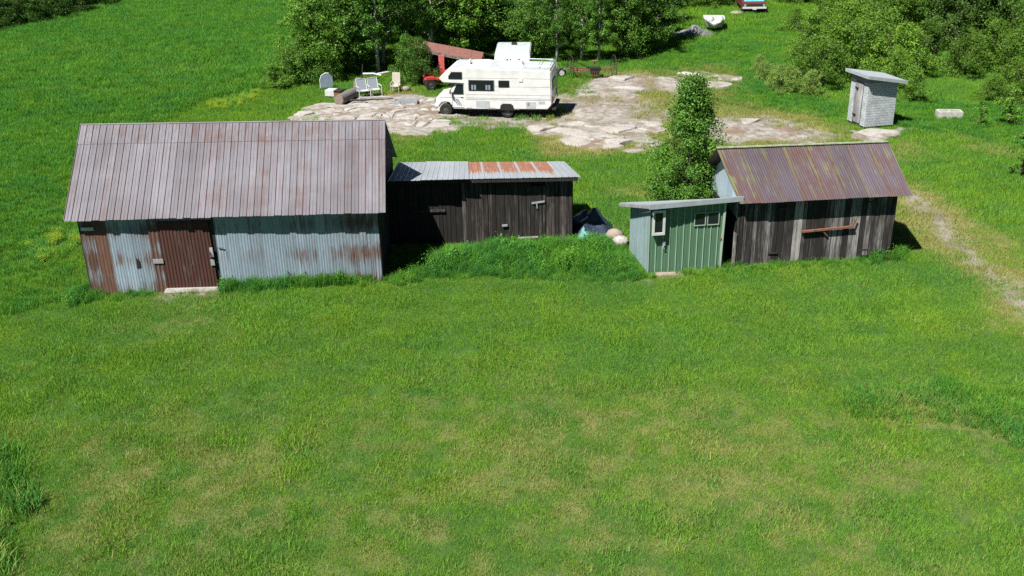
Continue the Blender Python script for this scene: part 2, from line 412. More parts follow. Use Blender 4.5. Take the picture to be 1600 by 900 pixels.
ROCK = [G(q) for q in (
    [(450,182),(500,168),(560,156),(640,148),(690,150),(700,185),(700,202),(628,213),(600,192),(500,189)],
[(838,196),(868,186),(892,190),(880,206),(850,208)],
    [(1090,186),(1180,190),(1290,212),(1275,223),(1180,221),(1090,218)],
    [(1044,122),(1088,113),(1128,118),(1132,137),(1088,140),(1046,138)],
    [(1325,205),(1400,200),(1414,218),(1370,224)],
    [(918,128),(965,124),(1000,122),(1008,140),(980,152),(915,148)],
    [(895,196),(935,192),(955,204),(920,214),(893,210)], [(902,220),(940,214),(965,222),(950,236),(912,234)], [(965,196),(1010,186),(1030,200),(1026,226),(990,234),(966,214)],
    [(905,168),(960,160),(990,172),(940,186),(900,182)])]
DIRT = [G(q) for q in (
    [(640,150),(690,160),(880,148),(940,135),(1000,124),(1012,150),(1040,165),(1040,192),(960,215),(890,212),(830,196),(690,205)],
    [(1085,178),(1200,186),(1300,210),(1280,226),(1180,224),(1085,220)],
    [(930,118),(1030,118),(1090,108),(1136,118),(1136,140),(1050,150),(960,150)],
    [(1410,294),(1434,299),(1484,345),(1550,405),(1615,466),(1615,512),(1530,440),(1466,376),(1424,326)],
    [(255,450),(345,447),(345,462),(262,464)], [(1005,428),(1060,424),(1064,434),(1010,440)])]
DRYP = [G(q) for q in (
    [(440,195),(560,150),(660,140),(700,205),(620,225),(560,205)],
    [(800,190),(930,115),(1140,105),(1160,150),(1300,200),(1330,235),(1100,240),(850,245)],
    [(930,290),(1020,285),(1020,312),(930,312)], [(1385,215),(1450,225),(1440,250),(1390,250)],
    [(1500,215),(1590,235),(1590,250),(1510,235)],
    [(1405,290),(1470,310),(1610,440),(1610,530),(1500,430),(1400,380)],
    [(600,620),(1000,580),(1300,660),(1400,900),(500,900)], [(200,480),(330,470),(330,500),(200,510)],
    [(60,700),(400,690),(500,900),(40,900)], [(1420,630),(1540,640),(1530,665),(1400,655)])]
DRYW = (.8, .9, .55, .7, .7, .95, .26, .3, .26, .5)
TALL = [G(q) for q in (
    [(-600,-10),(470,-10),(470,60),(410,135),(330,150),(0,330),(-600,600)],
    [(-300,180),(140,180),(100,345),(130,470),(60,480),(-10,500),(-300,620)],
    [(-200,660),(8,690),(45,750),(42,820),(22,930),(-200,950)])]
ROUGH = [G(q) for q in ([(1320,610),(1460,590),(1620,620),(1620,720),(1540,690),(1440,660),(1330,655)],
    [(1380,150),(1620,170),(1620,240),(1520,215),(1400,200)], [(1230,145),(1320,160),(1320,190),(1130,165),(1050,130),(1000,110),(1020,85),(1100,65),(1230,20),(1230,90)],
    [(860,150),(870,120),(880,100),(1020,90),(1040,60),(920,115),(930,150)], [(790,180),(850,170),(880,172),(882,184),(850,188),(800,190)])]
FOOT = []   # footprints where no grass grows
def smask(x, y, polys, edge, amp, ns):
    r = np.zeros(np.shape(x)); n = (fbm(x, y, ns, 3)-.5)*2*amp
    for p in polys: r = np.maximum(r, sstep(-edge, edge, poly_sd(x, y, p)+n))
    return r
def fields(x, y):
    rock = smask(x, y, ROCK, .35, 1.5, 1.6); dirt = smask(x, y, DIRT[:3], .7, 1.8, 2.2)
    dirt = np.maximum(dirt, .97*smask(x, y, DIRT[3:], .7, .5, 1.4))
    n1 = fbm(x, y, 5.0, 4); n2 = fbm(x+40, y, 1.3, 3)
    dry = np.zeros(np.shape(x))
    for i, (p, wt) in enumerate(zip(DRYP, DRYW)):
        e = 3.2 if i in (6, 8) else 1.3
        dry = np.maximum(dry, wt*sstep(-e, e, poly_sd(x, y, p)+(n1-.5)*(4 if e > 2 else 3)))
    n3 = fbm(x+11, y+5, .45, 3)
    dry = dry*(.55+.25*sstep(.3, .75, n2)+.5*sstep(.4, .75, n3))+.10*sstep(.5, .8, n1)*sstep(.4, .65, n2)+(.08+.2*sstep(31, 19, y))*sstep(.25, .7, n3)
    tall = smask(x, y, TALL, .3, .5, 1.5)
    return rock, dirt, np.clip(dry, 0, 1), tall

# ------------------------------------------------------------------ ground
def axis(lo, hi, step, far_lo, far_hi):
    a = list(np.arange(lo, hi+1e-6, step)); s = step; v = hi
    while v < far_hi: s *= 1.22; v += s; a.append(v)
    s = step; v = lo; pre = []
    while v > far_lo: s *= 1.22; v -= s; pre.append(v)
    return np.array(pre[::-1]+a)
xs = axis(-24, 30, .2, -900, 900); ys = axis(14, 74, .2, -300, 1500)
XX, YY = np.meshgrid(xs, ys); nx, ny = len(xs), len(ys)
rock, dirt, dry, tall = fields(XX, YY)
ZZ = gz(XX, YY)+rock*(.05+.16*(fbm(XX, YY, 1.8, 3)-.35))-.03*dirt*(1-rock)
me = bpy.data.meshes.new('ground')
me.vertices.add(nx*ny); me.vertices.foreach_set('co', np.stack([XX, YY, ZZ], -1).reshape(-1).astype(np.float32))
ii = (np.arange(ny-1)[:, None]*nx+np.arange(nx-1)[None]).reshape(-1)
fc = np.stack([ii, ii+1, ii+nx+1, ii+nx], -1).astype(np.int32)
me.loops.add(fc.size); me.polygons.add(len(fc))
me.polygons.foreach_set('loop_start', np.arange(0, fc.size, 4)); me.loops.foreach_set('vertex_index', fc.reshape(-1))
me.polygons.foreach_set('use_smooth', [True]*len(fc))
for nm, arr in (('rock', rock), ('dirt', dirt), ('dry', dry), ('tall', tall)):
    at = me.attributes.new(nm, 'FLOAT', 'POINT'); at.data.foreach_set('value', arr.reshape(-1).astype(np.float32))
me.update(); me.validate()
m, nt, b, _ = newmat('mat_ground'); h = N(nt)
A = {k: h.n('Attribute', attribute_name=k).outputs['Fac'] for k in ('rock', 'dirt', 'dry', 'tall')}
p = h.pos(); n_big = h.noise(p, .55, 5); n_mid = h.noise(p, 2.6, 5, .6); n_fin = h.noise(p, 14, 4, .65)
soil = h.mix(h.rng(n_mid, .35, .65), (.032, .075, .014), (.055, .12, .02))
soil = h.mix(h.rng(h.math('ADD', A['dry'], h.math('MULTIPLY_ADD', n_fin, .5, -.25)), .2, .8), soil, (.19, .18, .07))
soil = h.mix(h.rng(n_fin, .55, .8), soil, (.02, .035, .008))
gravel = h.mix(h.rng(n_mid, .3, .7), (.27, .25, .225), (.18, .162, .138))
gravel = h.mix(h.math('MULTIPLY', h.rng(n_fin, .5, .75), .5), gravel, (.16, .135, .11))
gravel = h.mix(h.math('MULTIPLY', h.rng(n_big, .48, .62), .7), gravel, (.13, .10, .07))
stone = h.mix(h.rng(n_mid, .35, .65), (.33, .315, .295), (.18, .162, .14))
crack = h.n('TexVoronoi', feature='DISTANCE_TO_EDGE'); crack.inputs['Scale'].default_value = .9
wv = h.n('VectorMath', operation='ADD'); nn = h.n('TexNoise'); nn.inputs['Scale'].default_value = 1.4; h.L(p, nn.inputs['Vector'])
sc_ = h.n('VectorMath', operation='SCALE'); sc_.inputs['Scale'].default_value = .9; h.L(nn.outputs['Color'], sc_.inputs[0])
h.L(p, wv.inputs[0]); h.L(sc_.outputs[0], wv.inputs[1]); h.L(h.mapping(wv.outputs[0], (1, 1.5, 1)), crack.inputs['Vector'])
ck = h.math('MULTIPLY', h.rng(crack.outputs['Distance'], .05, .015), h.rng(n_big, .40, .55))
stone = h.mix(h.math('MULTIPLY', ck, .8), stone, (.12, .09, .065))
stone = h.mix(h.math('MULTIPLY', h.rng(n_big, .52, .64), .85), stone, (.17, .12, .085))
fd = h.rng(h.math('ADD', A['dirt'], h.math('MULTIPLY_ADD', n_mid, .9, -.45)), .3, .72)
fr = h.rng(h.math('ADD', A['rock'], h.math('MULTIPLY_ADD', n_mid, 1.0, -.5)), .38, .66)
c = h.mix(fd, soil, gravel); c = h.mix(fr, c, stone)
h.L(c, b.inputs['Base Color']); b.inputs['Roughness'].default_value = .95; b.inputs['Specular IOR Level'].default_value = .2
h.bump(h.math('ADD', n_fin, h.math('MULTIPLY', n_mid, 1.5)), b, .5, .05)
me.materials.append(m)
ground = link(bpy.data.objects.new('ground', me)); ground['kind'] = 'structure'

# cracked granite slabs that lie proud of the outcrop, each a piece of the ground
def clip(poly, px, py, nx_, ny_):
    out = []
    for i in range(len(poly)):
        a = poly[i]; c_ = poly[(i+1) % len(poly)]
        da = (a[0]-px)*nx_+(a[1]-py)*ny_; dc = (c_[0]-px)*nx_+(c_[1]-py)*ny_
        if da <= 0: out.append(a)
        if (da < 0) != (dc < 0) and abs(da-dc) > 1e-9:
            t = da/(da-dc); out.append((a[0]+(c_[0]-a[0])*t, a[1]+(c_[1]-a[1])*t))
    return out
def slabs(region, n, seed, keep=.75, hgt=.10):
    r = random.Random(seed); xs_ = [q[0] for q in region]; ys_ = [q[1] for q in region]; pts = []
    while len(pts) < n:
        q = (r.uniform(min(xs_), max(xs_)), r.uniform(min(ys_), max(ys_)))
        if poly_sd(np.array([q[0]]), np.array([q[1]]), region)[0] > .25: pts.append(q)
    for i, (x, y) in enumerate(pts):
        if r.random() > keep or smask(np.array([x]), np.array([y]), ROCK, .35, 1.5, 1.6)[0] < .35: continue
        R = r.uniform(.7, 1.15); k = 14
        poly = [(x+R*1.5*math.cos(t)*r.uniform(.75, 1.1), y+R*math.sin(t)*r.uniform(.75, 1.1)) for t in [2*math.pi*j/k for j in range(k)]]
        for j, (x2, y2) in enumerate(pts):
            if j == i: continue
            dx, dy = x2-x, y2-y; d = math.hypot(dx, dy)
            if d > 4: continue
            poly = clip(poly, x+dx*.5-dx/d*.05, y+dy*.5-dy/d*.05, dx/d, dy/d)
            if len(poly) < 3: break
        if len(poly) < 3: continue
        z0 = gzf(x, y)+.05; hh = hgt*r.uniform(.7, 1.5); tx, ty = r.uniform(-.05, .05), r.uniform(-.05, .05)
        n_ = len(poly); mb = MB()
        lo = [(a, c_, z0-.12) for a, c_ in poly]
        mid = [(x+(a-x)*.92, y+(c_-y)*.92, z0+hh*.62+(a-x)*tx+(c_-y)*ty) for a, c_ in poly]
        top = [(x+(a-x)*.66, y+(c_-y)*.66, z0+hh+.02*r.random()+(a-x)*tx+(c_-y)*ty) for a, c_ in poly]
        vs_ = lo+mid+top+[(x, y, z0+hh*1.08)]
        fs_ = [(q*n_+a, q*n_+(a+1) % n_, (q+1)*n_+(a+1) % n_, (q+1)*n_+a) for q in range(2) for a in range(n_)]
        fs_ += [(2*n_+a, 2*n_+(a+1) % n_, 3*n_) for a in range(n_)]
        mb.add(vs_, fs_); o = mb.build('rock_slab', M['granite'], ground, smooth='angle')
slabs(ROCK[0], 75, 1, .72, .075); slabs(ROCK[1], 7, 2, .6, .08); slabs(ROCK[3], 9, 3, .6, .12); slabs(ROCK[5], 9, 4, .5, .16)
slabs(ROCK[2], 16, 6, .12, .05)
for i_ in (6, 7, 8): slabs(ROCK[i_], 8+4*(i_ == 8), 10+i_, .6, .06)

# ------------------------------------------------------------------ sheets and boards for buildings
def sheet(A, B, C, D, u0, u1, v0, v1, prof, mat, parent, name, col=None, th=.006, lift=0.0, jit=0.0):
    """panel on the quad A(eave left) B(eave right) C(top right) D(top left); prof = [(u 0..1, height)]"""
    A, B, C, D = map(Vector, (A, B, C, D)); n = (B-A).cross(D-A).normalized()
    if n.z < 0 and abs(n.z) > .15: n = -n
    if abs(n.z) <= .15 and n.y > 0 and abs(n.y) > .4: n = -n
    def pt(u, v, hgt): return A.lerp(B, u).lerp(D.lerp(C, u), v)+n*(hgt+lift)
    vs_ = []; k = len(prof); uvs = []; fs_ = []
    j0 = random.uniform(-jit, jit)
    for v in (v0+j0, v1):
        for (a, hh) in prof: vs_.append(pt(lerp(u0, u1, a), v, hh))
    for v in (v0+j0, v1):
        for (a, hh) in prof: vs_.append(pt(lerp(u0, u1, a), v, hh-th))
    for i in range(k-1):
        fs_.append((i, i+1, k+i+1, k+i)); uvs.append([(prof[i][0], 0), (prof[i+1][0], 0), (prof[i+1][0], 1), (prof[i][0], 1)])
        fs_.append((2*k+i, 3*k+i, 3*k+i+1, 2*k+i+1)); uvs.append([(prof[i][0], 0), (prof[i][0], 1), (prof[i+1][0], 1), (prof[i+1][0], 0)])
        fs_.append((i, 2*k+i, 2*k+i+1, i+1)); uvs.append([(prof[i][0], 0)]*4)
        fs_.append((k+i, k+i+1, 3*k+i+1, 3*k+i)); uvs.append([(prof[i][0], 1)]*4)
    fs_.append((0, k, 3*k, 2*k)); uvs.append([(0, 0)]*4); fs_.append((k-1, 3*k-1, 4*k-1, 2*k-1)); uvs.append([(1, 0)]*4)
    return MB().add(vs_, fs_, 0, uvs).build(name, mat, parent, col, world=True)
def corr(n, amp, per=4):
    return [(i/(n*per), amp*math.sin(2*math.pi*i/per+.6)) for i in range(n*per+1)]
RIB = [(0, 0), (.03, .028), (.10, .028), (.13, 0), (.48, 0), (.53, .007), (.58, 0), (1, 0)]
RIBW = [(0, .0), (.02, .022), (.11, .022), (.14, 0), (.55, 0), (.57, .006), (.61, .006), (.63, 0), (1, 0)]

def boards(parent, p0, p1, zb, zt0, zt1, n, mat, nrm, th=.025, light=(.2, .6), jz=.05, name='board', rnd=None, gap=.008, pal=None):
    """upright boards from p0 to p1 (xy), one object each"""
    r = rnd or random; p0 = Vector((*p0, 0)); p1 = Vector((*p1, 0)); nrm = Vector((*nrm, 0)).normalized()
    ws = [r.uniform(.7, 1.35) for _ in range(n)]; tot = sum(ws); a = 0
    for i in range(n):
        t0 = a/tot; a += ws[i]; t1 = a/tot; d = (p1-p0); e = gap*r.uniform(.2, 1.6)/d.length
        o = nrm*r.uniform(0, .012); lean = r.uniform(-.012, .012)
        q0 = p0+d*(t0+e)+o; q1 = p0+d*(t1-e)+o; z0 = zb+r.uniform(-jz, jz); za = lerp(zt0, zt1, t0)+r.uniform(-.01, .01); zc = lerp(zt0, zt1, t1)
        b_ = nrm*th; ld = d.normalized()*lean
        mb = MB().hexa([q0+Vector((0,0,z0))+b_, q1+Vector((0,0,z0))+b_, q1+Vector((0,0,z0)), q0+Vector((0,0,z0)),
                        q0+ld+Vector((0,0,za))+b_, q1+ld+Vector((0,0,zc))+b_, q1+ld+Vector((0,0,zc)), q0+ld+Vector((0,0,za))])
        L_ = r.uniform(*light)
        if pal and i in pal: L_ = pal[i]
        mb.build(name, mat, parent, (0, L_, 0), world=True)

def foot(*pts): FOOT.append([tuple(q[:2]) for q in pts])

# ------------------------------------------------------------------ the long metal-clad barn
V = Vector
bF0, bF1 = V((-14.2, 31.75, 0)), V((-4.42, 32.12, 0)); bB0, bB1 = V((-14.55, 38.5, 0)), V((-4.55, 38.35, 0))
barn = thing('barn', 'long low barn with a pale ribbed metal roof and rust-streaked blue-grey metal walls', 'barn', (-9.3, 35, gzf(-9.3, 35)))
foot(bF0, bF1, bB1, bB0)
EL, ER, RR, RL = V((-14.56, 31.47, 2.6)), V((-4.1, 31.72, 2.6)), V((-4.32, 35.13, 4.8)), V((-15.04, 35.33, 4.8))
BL, BR = V((-14.9, 38.95, 2.45)), V((-4.38, 38.6, 2.45))
NP = 46
for i in range(NP):
    col = (random.choice((.34, .38, .42, .46, .52)), random.uniform(.84, 1.06), 0.06 if random.random() < .15 else 0)
    sheet(EL, ER, RR, RL, i/NP, (i+1.02)/NP, 0, .80, RIB, M['barn_roof'], barn, 'roof_panel', col, lift=.002*(i % 2), jit=.004)
    col = (random.choice((.4, .45, .5, .55)), random.uniform(.84, 1.05), .25 if i < 6 else .05)
    sheet(EL, ER, RR, RL, i/NP, (i+1.02)/NP, .785, 1.0, RIB, M['barn_roof'], barn, 'roof_panel', col, lift=.012+.002*(i % 2), jit=.002)
for i in range(14):
    sheet(BL, BR, RR, RL, i/14, (i+1.01)/14, 0, 1, [(0, 0), (.02, .02), (.06, .02), (.08, 0), (1, 0)], M['barn_roof'], barn, 'roof_panel', (.4, .95, 0))
MB().tube([RL+V((0, 0, .015)), RR+V((0, 0, .015))], .035, 6).build('ridge_cap', M['barn_roof'], barn, (.3, .95, .1), world=True)
# front wall: corrugated sheets, a door opening between
wz0, wzL, wzR = -.22, 2.72, 2.74
def fpt(t, z, off=0.0): q = bF0.lerp(bF1, t); return V((q.x, q.y-off, z))
wall = [(0, .088, .80), (.088, .165, .34), (.165, .24, .42), (.445, .52, .24), (.52, .60, .3), (.60, .675, .22), (.675, .75, .42), (.75, .82, .32), (.82, .905, .44), (.905, 1.0, .5)]
for (a, c_, ru) in [q_ for (a, c_, ru) in wall for q_ in ((a, (a+c_)/2, ru+random.uniform(-.12, .12)), ((a+c_)/2, c_, ru+random.uniform(-.12, .12)))]:
    sheet(fpt(a, wz0), fpt(c_, wz0), fpt(c_, lerp(wzL, wzR, c_)), fpt(a, lerp(wzL, wzR, a)), 0, 1.01, 0, 1, corr(4, .0055), M['barn_wall'], barn, 'wall_sheet', (ru, random.uniform(.85, 1.08), 0), lift=random.uniform(0, .008))
MB().box((*fpt(.43, 0)[:2], -.2), (fpt(.447, 0).x, fpt(.43, 0).y+.12, 2.7)).build('door_jamb', M['black'], barn, world=True)
MB().hexa([fpt(.24, -.2, -.3), fpt(.44, -.2, -.3), fpt(.44, -.2, -.35), fpt(.24, -.2, -.35), fpt(.24, 2.7, -.3), fpt(.44, 2.7, -.3), fpt(.44, 2.7, -.35), fpt(.24, 2.7, -.35)]).build('dark_backing', M['dark_inside'], barn, world=True)  # near-black sheet behind the door opening, stands in for interior shade
sheet(fpt(.228, wz0, .05), fpt(.268, wz0, .05), fpt(.268, 2.45, .05), fpt(.228, 2.45, .05), 0, 1, 0, 1, corr(3, .012), M['barn_wall'], barn, 'wall_sheet', (.75, .95, 0))
sheet(fpt(.225, 2.42, .03), fpt(.44, 2.42, .03), fpt(.44, 2.74, .03), fpt(.225, 2.74, .03), 0, 1, 0, 1, corr(12, .012), M['barn_wall'], barn, 'door_header', (.3, .7, 0))
door = MB().hexa([fpt(.262, -.05, .05), fpt(.434, -.05, .05), fpt(.434, -.05, .01), fpt(.262, -.05, .01), fpt(.258, 2.42, .05), fpt(.43, 2.42, .05), fpt(.43, 2.42, .01), fpt(.258, 2.42, .01)]).build('door', M['dark_inside'], barn, world=True)
for k in range(3):
    a, c_ = .262+.0573*k, .262+.0573*(k+1)
    sheet(fpt(a, -.04, .062), fpt(c_, -.04, .062), fpt(c_-.004, 2.42, .062), fpt(a-.004, 2.42, .062), 0, 1.0, 0, 1, corr(5, .011), M['barn_door'], door, 'door_sheet', ((.95, .76, .9)[k], random.uniform(.9, 1.1), 0))
MB().box(fpt(.422, .82, .105), (fpt(.422, 0).x+.13, fpt(.43, 0).y-.075, 1.02)).build('latch_plate', M['galv'], door, world=True)
MB().box(fpt(.424, 1.12, .10), (fpt(.424, 0).x+.11, fpt(.43, 0).y-.075, 1.45)).build('latch_board', M['wood_pale'], door, (0, .6, 0), world=True)
MB().tube([fpt(.425, 1.3, .12), fpt(.428, 1.2, .16), fpt(.43, 1.05, .12)], .014, 6).build('handle', M['iron_dark'], door, world=True)
MB().box(fpt(.228, .95, .085), (fpt(.228, 0).x+.34, fpt(.24, 0).y-.06, 1.1)).build('latch_strip', M['galv'], barn, world=True)
MB().tube([fpt(.452, 1.42, .03), fpt(.47, 1.42, .05)], .016, 6).build('hook', M['iron_rust'], barn, world=True)
MB().prism([fpt(.168, .78, .03), fpt(.182, .82, .03), fpt(.18, 1.05, .03), fpt(.172, 1.15, .03)], (0, .012, 0)).build('hole_patch', M['black'], barn, world=True)
MB().box(fpt(.006, 2.18, .06), (fpt(.006, 0).x+.42, fpt(.02, 0).y-.03, 2.3)).build('corner_plate', M['galv'], barn, world=True)
for (a, b_, z1) in ((bB0, bB1, 2.5),):
    for i in range(12):
        q0, q1 = a.lerp(b_, i/12), a.lerp(b_, (i+1)/12)
        sheet(V((*q0[:2], wz0)), V((*q1[:2], wz0)), V((*q1[:2], z1)), V((*q0[:2], z1)), 0, 1, 0, 1, corr(5, .011), M['barn_wall'], barn, 'wall_sheet', (.4, .9, 0))
# gable boards
def gable(parent, f, bk, ridge, zf, zr, zb, n, mat, nrm, light, name='gable_board'):
    r = random.Random(n)
    for i in range(n):
        t0, t1 = i/n, (i+1)/n; q0, q1 = f.lerp(bk, t0), f.lerp(bk, t1)
        tm = .5
        def top(t): return lerp(zf, ridge, t/tm) if t < tm else lerp(ridge, zr, (t-tm)/(1-tm))
        o = V((*nrm, 0)).normalized()*r.uniform(0, .012); th = V((*nrm, 0)).normalized()*.025; g = (bk-f).normalized()*.006
        def z(q, zz): return V((q.x, q.y, zz))
        MB().hexa([z(q0+o+g, zb), z(q1+o-g, zb), z(q1+o-g+th, zb), z(q0+o+g+th, zb), z(q0+o+g, top(t0)), z(q1+o-g, top(t1)), z(q1+o-g+th, top(t1)), z(q0+o+g+th, top(t0))]).build(name, mat, parent, (0, r.uniform(*light), 0), world=True)
gable(barn, bF1, bB1, 4.66, 2.66, 2.45, -.2, 26, M['wood_dark'], (1, 0), (.15, .4))
gable(barn, bF0, bB0, 4.66, 2.66, 2.45, -.2, 26, M['wood_dark'], (-1, 0), (.15, .4))

# ------------------------------------------------------------------ lean-to shed beside it
lF0, lF1 = V((-4.36, 35.35, 0)), V((2.26, 35.45, 0)); lB0, lB1 = V((-4.3, 38.3, 0)), V((2.15, 38.45, 0))
lean = thing('board_shed', 'low dark board shed with a flat roof of bright and orange-rusted metal sheets', 'shed', (-1, 36.9, gzf(-1, 36.9)))
foot(lF0, lF1, lB1, lB0)
eL, eR, tR, tL = V((-4.36, 35.10, 2.60)), V((2.52, 35.06, 2.60)), V((2.12, 38.55, 2.13)), V((-4.36, 38.75, 2.16))
R2 = [(0, 0), (.02, .018), (.05, .018), (.07, 0), (.33, .0), (.35, .012), (.38, .012), (.4, 0), (.66, 0), (.68, .012), (.71, .012), (.73, 0), (1, 0)]
e2 = eL-V((0, .16, 0)); e2r = eR-V((0, .16, 0))
for i in range(5):
    a, c_ = i*.42/5, (i+1.03)*.42/5
    sheet(eL, eR, tR, tL, a, c_, -.05, 1.0+(.02 if i == 2 else 0), R2, M['lean_roof'], lean, 'roof_sheet', (.0, (.85, .95, 1.02, 1.08, 1.0)[i], 0), lift=.03+.004*(i % 2)+(.02 if i > 1 else 0), jit=.01)
for i in range(6):
    a, c_ = .40+i*.6/6, .40+(i+1.03)*.6/6
    sheet(eL, eR, tR, tL, a, c_, 0, 1, R2, M['lean_roof'], lean, 'roof_sheet', (1.0 if i < 5 else .0, random.uniform(.95, 1.08), 0), lift=.02+.004*(i % 2))
MB().bar(eL+V((.02, .05, -.07)), eR+V((-.1, .05, -.07)), .05, .13).build('fascia', M['wood_dark'], lean, (0, .25, 0), world=True)
MB().bar(eR+V((-.1, .08, -.06)), tR+V((-.1, -.05, -.06)), .04, .1).build('side_fascia', M['wood_dark'], lean, (0, .3, 0), world=True)
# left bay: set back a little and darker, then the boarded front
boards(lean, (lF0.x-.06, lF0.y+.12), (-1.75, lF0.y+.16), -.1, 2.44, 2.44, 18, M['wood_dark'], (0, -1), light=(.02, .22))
boards(lean, (-1.75, lF0.y+.03), (.72, lF1.y-.02), -.1, 2.46, 2.46, 16, M['wood_dark'], (0, -1), light=(.18, .5), pal={0: .65, 7: .1})
boards(lean, (.72, lF1.y-.03), (1.28, lF1.y-.03), -.02, 2.2, 2.2, 4, M['wood_dark'], (0, -1), light=(.22, .4), name='door_board')
boards(lean, (1.28, lF1.y), (lF1.x, lF1.y), -.1, 2.46, 2.46, 8, M['wood_dark'], (0, -1), light=(.3, .62))
MB().box((-4.3, 35.58, -.1), (2.2, 35.6, 2.36)).build('blackout_sheet', M['dark_inside'], lean, world=True)  # dark sheet added behind the boards so no daylight shows through the gaps
MB().box((-3.6, 35.40, 1.28), (-2.4, 35.45, 1.36)).build('rail', M['wood_grey'], lean, (0, .3, 0), world=True)
MB().box((-.5, 35.36, 2.18), (.75, 35.41, 2.33)).build('door_header', M['wood_dark'], lean, (0, .1, 0), world=True)
MB().bar((.78, 35.36, 1.56), (1.25, 35.36, 1.62), .04, .06).bar((.95, 35.36, 1.6), (.98, 35.36, 1.36), .04, .05).build('hinge', M['galv'], lean, world=True)
MB().bar((-.32, 35.33, .72), (-.12, 35.33, .74), .05, .07).build('hinge', M['galv'], lean, world=True)
MB().bar((.25, 35.2, .28), (1.0, 35.2, .3), .06, .05).build('door_sill', M['wood_pale'], lean, (0, .5, 0), world=True)
boards(lean, (lF1.x, lF1.y), (lB1.x, lB1.y), -.1, 2.48, 2.08, 14, M['wood_dark'], (1, 0), light=(.15, .4))
boards(lean, (lB0.x, lB0.y), (lB1.x, lB1.y), -.1, 2.1, 2.08, 26, M['wood_dark'], (0, 1), light=(.15, .4))

# ------------------------------------------------------------------ small green shed
gF0, gF1 = V((4.66, 32.35, 0)), V((7.26, 32.66, 0)); gB0, gB1 = V((4.28, 34.5, 0)), V((6.9, 34.8, 0))
green = thing('green_shed', 'small green ribbed-metal shed with a white framed window and a sloping roof', 'shed', (5.8, 33.5, gzf(5.8, 33.5)))
foot(gF0, gF1, gB1, gB0)
n = 11
for i in range(n):
    q0, q1 = gF0.lerp(gF1, i/n), gF0.lerp(gF1, (i+1)/n)
    sheet(V((*q0[:2], -.08)), V((*q1[:2], -.08)), V((*q1[:2], 2.45)), V((*q0[:2], 2.45)), 0, 1, 0, 1, RIBW, M['green_panel'], green, 'wall_panel', lift=.001*(i % 2))
n = 12
for i in range(n):
    q0, q1 = gB0.lerp(gF0, i/n), gB0.lerp(gF0, (i+1)/n); z0_, z1_ = lerp(1.72, 2.45, i/n), lerp(1.72, 2.45, (i+1)/n)
    sheet(V((*q0[:2], -.1)), V((*q1[:2], -.1)), V((*q1[:2], z1_)), V((*q0[:2], z0_)), 0, 1, 0, 1, [(0, 0), (.06, -.035), (.34, -.035), (.42, 0), (1, 0)], M['pale_sheet'], green, 'side_panel', (.15, random.uniform(.9, 1.1), 0))
boards(green, gF1[:2], gB1[:2], -.1, 2.42, 1.72, 9, M['wood_dark'], (1, 0), light=(.1, .3))
boards(green, gB0[:2], gB1[:2], -.1, 1.7, 1.7, 12, M['wood_dark'], (0, 1), light=(.1, .3))
g0, g1, g2, g3 = V((4.60, 32.0, 2.56)), V((7.82, 32.62, 2.56)), V((7.35, 35.05, 1.66)), V((3.92, 34.75, 1.68))
up = V((0, 0, .05))
MB().hexa([g0, g1, g2, g3, g0+up, g1+up, g2+up, g3+up]).build('roof', M['fascia'], green, world=True)
MB().bar(g0+V((-.01, -.03, -.05)), g1+V((.01, -.03, -.03)), .03, .17).build('fascia', M['fascia'], green, world=True)
MB().bar(g0+V((-.02, .0, -.06)), g3+V((-.02, 0, -.03)), .03, .1).build('side_fascia', M['wood_pale'], green, (0, .4, 0), world=True)
def gp(t, z, off=0.): q = gF0.lerp(gF1, t); return V((q.x+.0, q.y-off, z))
def frame_box(parent, pfun, t0, t1, z0, z1, off, dep, fw, mat, name):
    dt = fw/2.62; mb = MB()
    for (a, c_, e, f_) in ((t0, t1, z0, z0+fw), (t0, t1, z1-fw, z1), (t0, t0+dt, z0+fw, z1-fw), (t1-dt, t1, z0+fw, z1-fw)):
        mb.hexa([pfun(a, e, off), pfun(c_, e, off), pfun(c_, e, off-dep), pfun(a, e, off-dep), pfun(a, f_, off), pfun(c_, f_, off), pfun(c_, f_, off-dep), pfun(a, f_, off-dep)])
    return mb.build(name, mat, parent, world=True)
# projecting white window
wb = MB().hexa([gp(.035, 1.46, .14), gp(.195, 1.46, .14), gp(.195, 1.46, .0), gp(.035, 1.46, 0), gp(.035, 2.28, .14), gp(.195, 2.28, .14), gp(.195, 2.28, 0), gp(.035, 2.28, 0)]).build('window_box', M['dark_inside'], green, world=True)
wf = frame_box(green, gp, .03, .20, 1.43, 2.31, .20, .06, .085, M['white_paint'], 'window_frame')
MB().hexa([gp(.06, 1.5, .165), gp(.17, 1.5, .165), gp(.17, 1.5, .15), gp(.06, 1.5, .15), gp(.06, 2.24, .165), gp(.17, 2.24, .165), gp(.17, 2.24, .15), gp(.06, 2.24, .15)]).build('pane', M['glass'], wf, world=True)
for (a, c_) in ((.59, .745), (.765, .925)):
    f2 = frame_box(green, gp, a, c_, 1.62, 2.1, .05, .045, .03, M['green_panel'], 'window_frame')
    MB().hexa([gp(a+.008, 1.64, .036), gp(c_-.008, 1.64, .036), gp(c_-.008, 1.64, .02), gp(a+.008, 1.64, .02), gp(a+.008, 2.08, .036), gp(c_-.008, 2.08, .036), gp(c_-.008, 2.08, .02), gp(a+.008, 2.08, .02)]).build('pane', M['glass'], f2, world=True)
MB().tube([gp(.955, 1.2, .03), gp(.965, 1.12, .07), gp(.957, 1.02, .03)], .012, 6).build('handle', M['iron_rust'], green, world=True)
MB().box(gp(.185, .98, .06), (gp(.22, 0).x, gp(.2, 0).y-.02, 1.16)).tube([gp(.2, 1.0, .07), gp(.19, .9, .08), gp(.215, .9, .07)], .014, 6).build('hasp', M['galv'], green, world=True)
